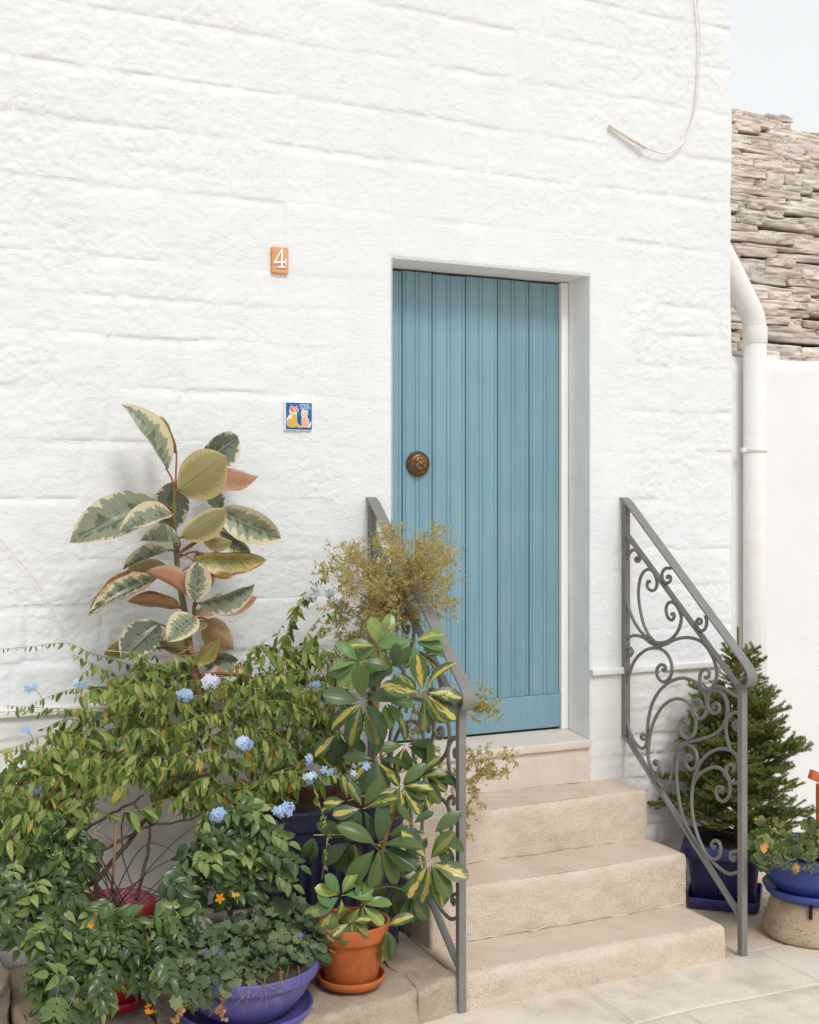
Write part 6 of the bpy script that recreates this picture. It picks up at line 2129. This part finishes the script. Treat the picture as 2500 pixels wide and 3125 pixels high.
crown = [(700, 1180), (720, 1150), (770, 1160), (800, 1125), (850, 1110), (930, 1115), (955, 1170), (955, 1220), (950, 1270), (900, 1310), (840, 1330), (780, 1310), (730, 1270), (715, 1220)]
for q in in_poly(crown, 125, rs):
    yd = YT - 0.02 - 0.30 * rs.rand()
    p1 = at_y(*cD(*q), yd)
    p0 = tops + (p1 - tops) * (0.60 + 0.25 * rs.rand()) + 0.01 * rs.randn(3)
    twG.add(*tube(catmull([tops + 0.01 * rs.randn(3), (tops + p0) / 2 + 0.008 * rs.randn(3), p0], 3), [0.0020, 0.0019, 0.0017, 0.0015, 0.0013, 0.0012, 0.0011], 4, False))
    twig(p0, p1, 0.0009, 5, 0.050, 2, 0.0070)
for q in in_poly([(675, 1190), (715, 1120), (790, 1130), (850, 1090), (950, 1100), (985, 1180), (975, 1290), (905, 1345), (800, 1370), (700, 1270)], 60, rs):
    p1 = at_y(*cD(*q), YT - 0.02 - 0.16 * rs.rand())
    twig(tops + (p1 - tops) * 0.78, p1, 0.0008, 3, 0.035, 1, 0.0072)
for pth in (((870, 560), (930, 510), (1000, 470), (1030, 350)), ((640, 490), (560, 440), (480, 420))):
    link('branch', mesh_of('branch', *tube(catmull([tops] + [at_y(*c5(*q), YT - 0.1) for q in pth], 5), np.linspace(0.004, 0.0015, 5 * len(pth) + 1), 5), MAT['bark_light']), twg, None)
for region, n_, yd0, src in (([(975, 1590), (1010, 1560), (1060, 1590), (1085, 1600), (1060, 1650), (1010, 1690), (980, 1660)], 12, -0.42, c6(1100, 360)),
                             ([(975, 1480), (1010, 1440), (1040, 1470), (1045, 1500), (1000, 1530), (975, 1520)], 8, -0.44, c5(1230, 1420)),
                             ([(860, 1440), (950, 1440), (975, 1600), (960, 1700), (880, 1560)], 12, -0.40, c5(900, 1500)),
                             ([(690, 1330), (760, 1290), (900, 1300), (905, 1370), (800, 1420), (700, 1400)], 22, -0.34, c5(790, 850)),
                             ([(670, 1180), (720, 1240), (730, 1330), (690, 1350)], 8, -0.32, c5(700, 700)),
                             ([(640, 1480), (720, 1360), (700, 1500), (690, 1580)], 7, -0.30, c5(460, 1540)),
                             ([(970, 1690), (990, 1700), (985, 1780), (970, 1790)], 3, -0.44, c6(1130, 560))):
    p00 = at_y(*src, yd0)
    for q in in_poly(region, n_, rs):
        p1 = at_y(*cD(*q), yd0 + 0.03 * rs.randn())
        p0 = p00 + (p1 - p00) * 0.5
        twG.add(*tube(catmull([p00, (p00 + p0) / 2 + 0.006 * rs.randn(3), p0], 3), 0.0012, 4, False))
        twig(p0, p1, 0.0010, 4, 0.045, 2, 0.0105)
smat = leaf_mat('tiny_leaf', [(0.0, (0.25, 0.33, 0.10)), (0.45, (0.46, 0.48, 0.17)), (0.7, (0.74, 0.56, 0.23)), (1.0, (0.85, 0.60, 0.30))], trans=0.5, rough=0.6, spec=0.2, vein=0.0)
link('twigs', twG.mesh('twigs', simple('pale_twig', (0.46, 0.31, 0.17), 0.8, 0.3, 40)), twg, None, kind='stuff')
link('foliage', lfG.mesh('foliage', smat), twg, None, kind='stuff')

# ------------------------------------------------------------------ spruce
rs = np.random.RandomState(41)
sc_t = sc_.copy()
sc_ = sc_ + np.array([0.055, -0.005])
spr = thing('spruce_tree', (*sc_, 0.25), 'small bushy dark green spruce with orange brown twigs in the cobalt planter', 'tree')
zc_ = np.linalg.norm((sc_ - CAM[:2]))
ztop = at_y(2261, 1915, sc_[1])[2]
zb_ = 0.21
axis_top = np.array([sc_[0] + 0.005, sc_[1], ztop])
link('trunk', mesh_of('trunk', *tube([(sc_[0], sc_[1], 0.20), (sc_[0] + 0.01, sc_[1], 0.55), axis_top], [0.013, 0.009, 0.003], 7), MAT['bark_light']), spr, None)
NG = Geo()
Hh = ztop - zb_


def needles(p0, p1, ln, tip):
    L = np.linalg.norm(p1 - p0)
    n = int(L * 2300)
    if n < 2:
        return
    d = unit(p1 - p0)
    e1 = unit(np.cross(d, [0.2, 0.3, 0.9]))
    e2 = np.cross(d, e1)
    u = rs.rand(n)
    ang = rs.rand(n) * 2 * math.pi
    base = p0 + u[:, None] * (p1 - p0)
    rad = np.cos(ang)[:, None] * e1 + np.sin(ang)[:, None] * e2
    dirn = rad * 0.85 + d * 0.65 + np.array([0, 0, 0.18])
    dirn /= np.linalg.norm(dirn, axis=1)[:, None]
    l_ = ln * (0.7 + 0.5 * rs.rand(n))
    wv = np.cross(dirn, rad)
    wv /= np.linalg.norm(wv, axis=1)[:, None] + 1e-9
    hw = 0.00115
    A = base
    B = base + dirn * l_[:, None] * 0.5 + wv * hw
    C_ = base + dirn * l_[:, None]
    D_ = base + dirn * l_[:, None] * 0.5 - wv * hw
    V = np.stack([A, B, C_, D_], 1).reshape(-1, 3)
    F = [(4 * i, 4 * i + 1, 4 * i + 2, 4 * i + 3) for i in range(n)]
    NG.V.append(V)
    NG.F.extend([tuple(j + NG.n for j in f) for f in F])
    NG.FM.extend([0] * n)
    NG.UV.append(np.zeros((4 * n, 2)))
    r_ = np.clip(0.15 + 0.45 * rs.rand(n) + tip * u * 0.4, 0, 0.98)
    NG.R.append(np.repeat(r_, 4))
    NG.n += 4 * n


nb = 165
for k in range(nb):
    t = (k + 0.5) / nb
    z0 = zb_ + 0.050 + Hh * 0.78 * t ** 1.05
    az = k * 2.399 + 0.3 * rs.randn()
    Lb = (0.292 * (1 - t) ** 0.55 * (0.80 + 0.25 * min(1, t / 0.15)) + 0.045) * (0.62 + 0.50 * rs.rand())
    if z0 > zb_ + Hh * 0.62:
        Lb = 0.11 * (0.8 + 0.5 * rs.rand())
        if rs.rand() < 0.35:
            continue
    up = 0.34 + 0.50 * t + 0.16 * rs.randn()
    d = np.array([math.cos(az), math.sin(az), up])
    d = unit(d)
    p0 = np.array([sc_[0] + 0.01 * t, sc_[1], z0])
    p1 = p0 + d * Lb + np.array([0, 0, -0.03 * (1 - t)])
    mid = (p0 + p1) / 2 + np.array([0, 0, 0.012])
    pts = catmull([p0, mid, p1], 4)
    G = Geo()
    G.add(*tube(pts, np.linspace(0.0034, 0.0012, len(pts)), 5, False))
    for i in range(2, len(pts) - 1):
        needles(pts[i], pts[i + 1], 0.0135, 1.0)
    ns = int(Lb / 0.021)
    for j in range(ns):
        u = 0.25 + 0.72 * (j + rs.rand()) / ns
        b = np.array([np.interp(u, np.linspace(0, 1, len(pts)), pts[:, c]) for c in range(3)])
        s = 1 if j % 2 else -1
        lat = unit(np.cross(d, [0, 0, 1])) * s
        dd = unit(d * 0.75 + lat * 0.75 + np.array([0, 0, 0.12 + 0.25 * rs.randn()]))
        l2 = Lb * 0.36 * (1.1 - u) + 0.028
        e = b + dd * l2
        G.add(*tube([b, (b + e) / 2 + [0, 0, 0.002], e], [0.0014, 0.0011, 0.0008], 4, False))
        needles(b, e, 0.0125, 1.0)
    br = link('branch', G.mesh('branch', simple('spruce_twig', (0.30, 0.13, 0.05), 0.8) if k == 0 else br_m), spr, None, kind='stuff') if False else None
    if k == 0:
        br_m = simple('spruce_twig', (0.42, 0.19, 0.07), 0.8)
    link('branch', G.mesh('branch', br_m), spr, None)
for i in range(10):
    u0, u1 = 0.62 + 0.038 * i, 0.62 + 0.038 * (i + 1)
    pa_, pb_ = np.array([sc_[0] + 0.008, sc_[1], zb_ + Hh * u0]), np.array([sc_[0] + 0.006, sc_[1], zb_ + Hh * u1])
    needles(pa_, pb_, 0.013, 1.0)
nmat = leaf_mat('spruce_needle', [(0.0, (0.075, 0.140, 0.035)), (0.5, (0.160, 0.235, 0.060)), (0.85, (0.30, 0.34, 0.09)), (1.0, (0.44, 0.41, 0.13))], trans=0.4, rough=0.5, spec=0.3, vein=0.0)
link('needles', NG.mesh('needles', nmat, False), spr, None, kind='stuff')

# ------------------------------------------------------------------ geraniums
rs = np.random.RandomState(52)
ger = thing('geranium_plant', (*scn, 0.295), 'geranium with scalloped green leaves edged yellow in the royal blue bowl', 'potted plant')
gmat = NT('geranium_leaf')
u_, v_, uvv_, ux_ = uvxy(gmat)
r_ = rnd_fac(gmat)
cg = gmat.ramp(r_, [(0.0, (0.045, 0.075, 0.030)), (0.6, (0.085, 0.125, 0.045)), (1.0, (0.15, 0.19, 0.06))])
sub = gmat.n("VectorMath", operation='SUBTRACT')
gmat.l(uvv_, sub.inputs[0])
sub.inputs[1].default_value = (0.5, 0.45, 0)
ln_ = gmat.n("VectorMath", operation='LENGTH')
gmat.l(sub.outputs[0], ln_.inputs[0])
em = gmat.math('ADD', ln_.outputs['Value'], gmat.math('MULTIPLY', gmat.math('SUBTRACT', gmat.noise(gmat.obj(), 2.5, 3), 0.5), 0.5))
yel = gmat.math('MULTIPLY', gmat.ramp(em, [(0.30, 0.0), (0.46, 1.0)]), gmat.ramp(gmat.math('FRACT', gmat.math('MULTIPLY', r_, 5.7)), [(0.35, 0.15), (0.8, 1.0)]))
cg = gmat.mix(yel, cg, (0.38, 0.30, 0.07))
leaf_out(gmat, cg, 0.25, 0.55, 0.3)
GT = [scallop(6, 0.22, (0.35, -0.25, 0.6, 0.2)[k], 20 + k, 3) for k in range(4)]
GM = [mesh_of('leaf', t_[0], t_[1], gmat.m, True, t_[2]) for t_ in GT]
GO = [mesh_of('leaf', t_[0], t_[1], simple('withered_orange_leaf', (0.52, 0.22, 0.06), 0.7, 0.25, 30), True, t_[2]) for t_ in GT]
polyG = [(1258, 640), (1300, 612), (1400, 615), (1470, 690), (1485, 745), (1560, 725), (1610, 650), (1680, 620), (1900, 610), (1960, 760), (1940, 820), (1560, 860), (1440, 850), (1400, 900), (1310, 905), (1272, 850), (1310, 790), (1305, 700)]
gst = Geo()
for q in in_poly(polyG, 110, rs):
    t_ = np.clip((q[1] - 610) / 320, 0, 1)
    yd = -0.52 - 0.32 * t_ + 0.03 * rs.randn()
    b = at_y(*c8(*q), yd)
    n = unit(np.array([-0.2, -0.65, 0.6]) + 0.42 * rs.randn(3))
    a = np.cross(n, rs.randn(3)) + np.array([0, -0.2, -0.2])
    sz = 0.045 + 0.026 * rs.rand()
    link('leaf', GM[rs.randint(4)], ger, mat4(b, a, n, sz))
    src = np.array([scn[0] + 0.06 * rs.randn(), scn[1] + 0.05 * rs.randn(), 0.30])
    gst.add(*tube(catmull([src, (src + b) / 2 + [0, 0, 0.02], b], 4), 0.0016, 4, False))
link('stems', gst.mesh('stems', MAT['green_stem']), ger, None, kind='stuff')
for q in ((1555, 880), (1345, 745)):
    link('leaf', GO[0], ger, mat4(at_y(*c8(*q), -0.845), [0.2, -0.2, -1], [0.1, -1, 0.3], 0.040), label='withered orange leaf')
fill = Geo()
for q in in_poly([(1330, 800), (1470, 850), (1560, 900), (1900, 880), (1900, 930), (1500, 930), (1420, 900)], 130, rs):
    b = at_y(*c8(*q), -0.835 + 0.03 * rs.randn())
    V, F, U = sm
    for k in range(3):
        fill.add(place(V, b, rs.randn(3) + [0, -.3, .4], rs.randn(3) + [0, -1, .5], 0.016), F, U, rs.rand() * 0.5)
link('succulent_filler', fill.mesh('succulent_filler', leaf_mat('succulent_leaf', [(0.0, (0.08, 0.11, 0.06)), (1.0, (0.22, 0.26, 0.15))], 0.1, 0.5, 0.3, 0.0)), ger, None, kind='stuff')
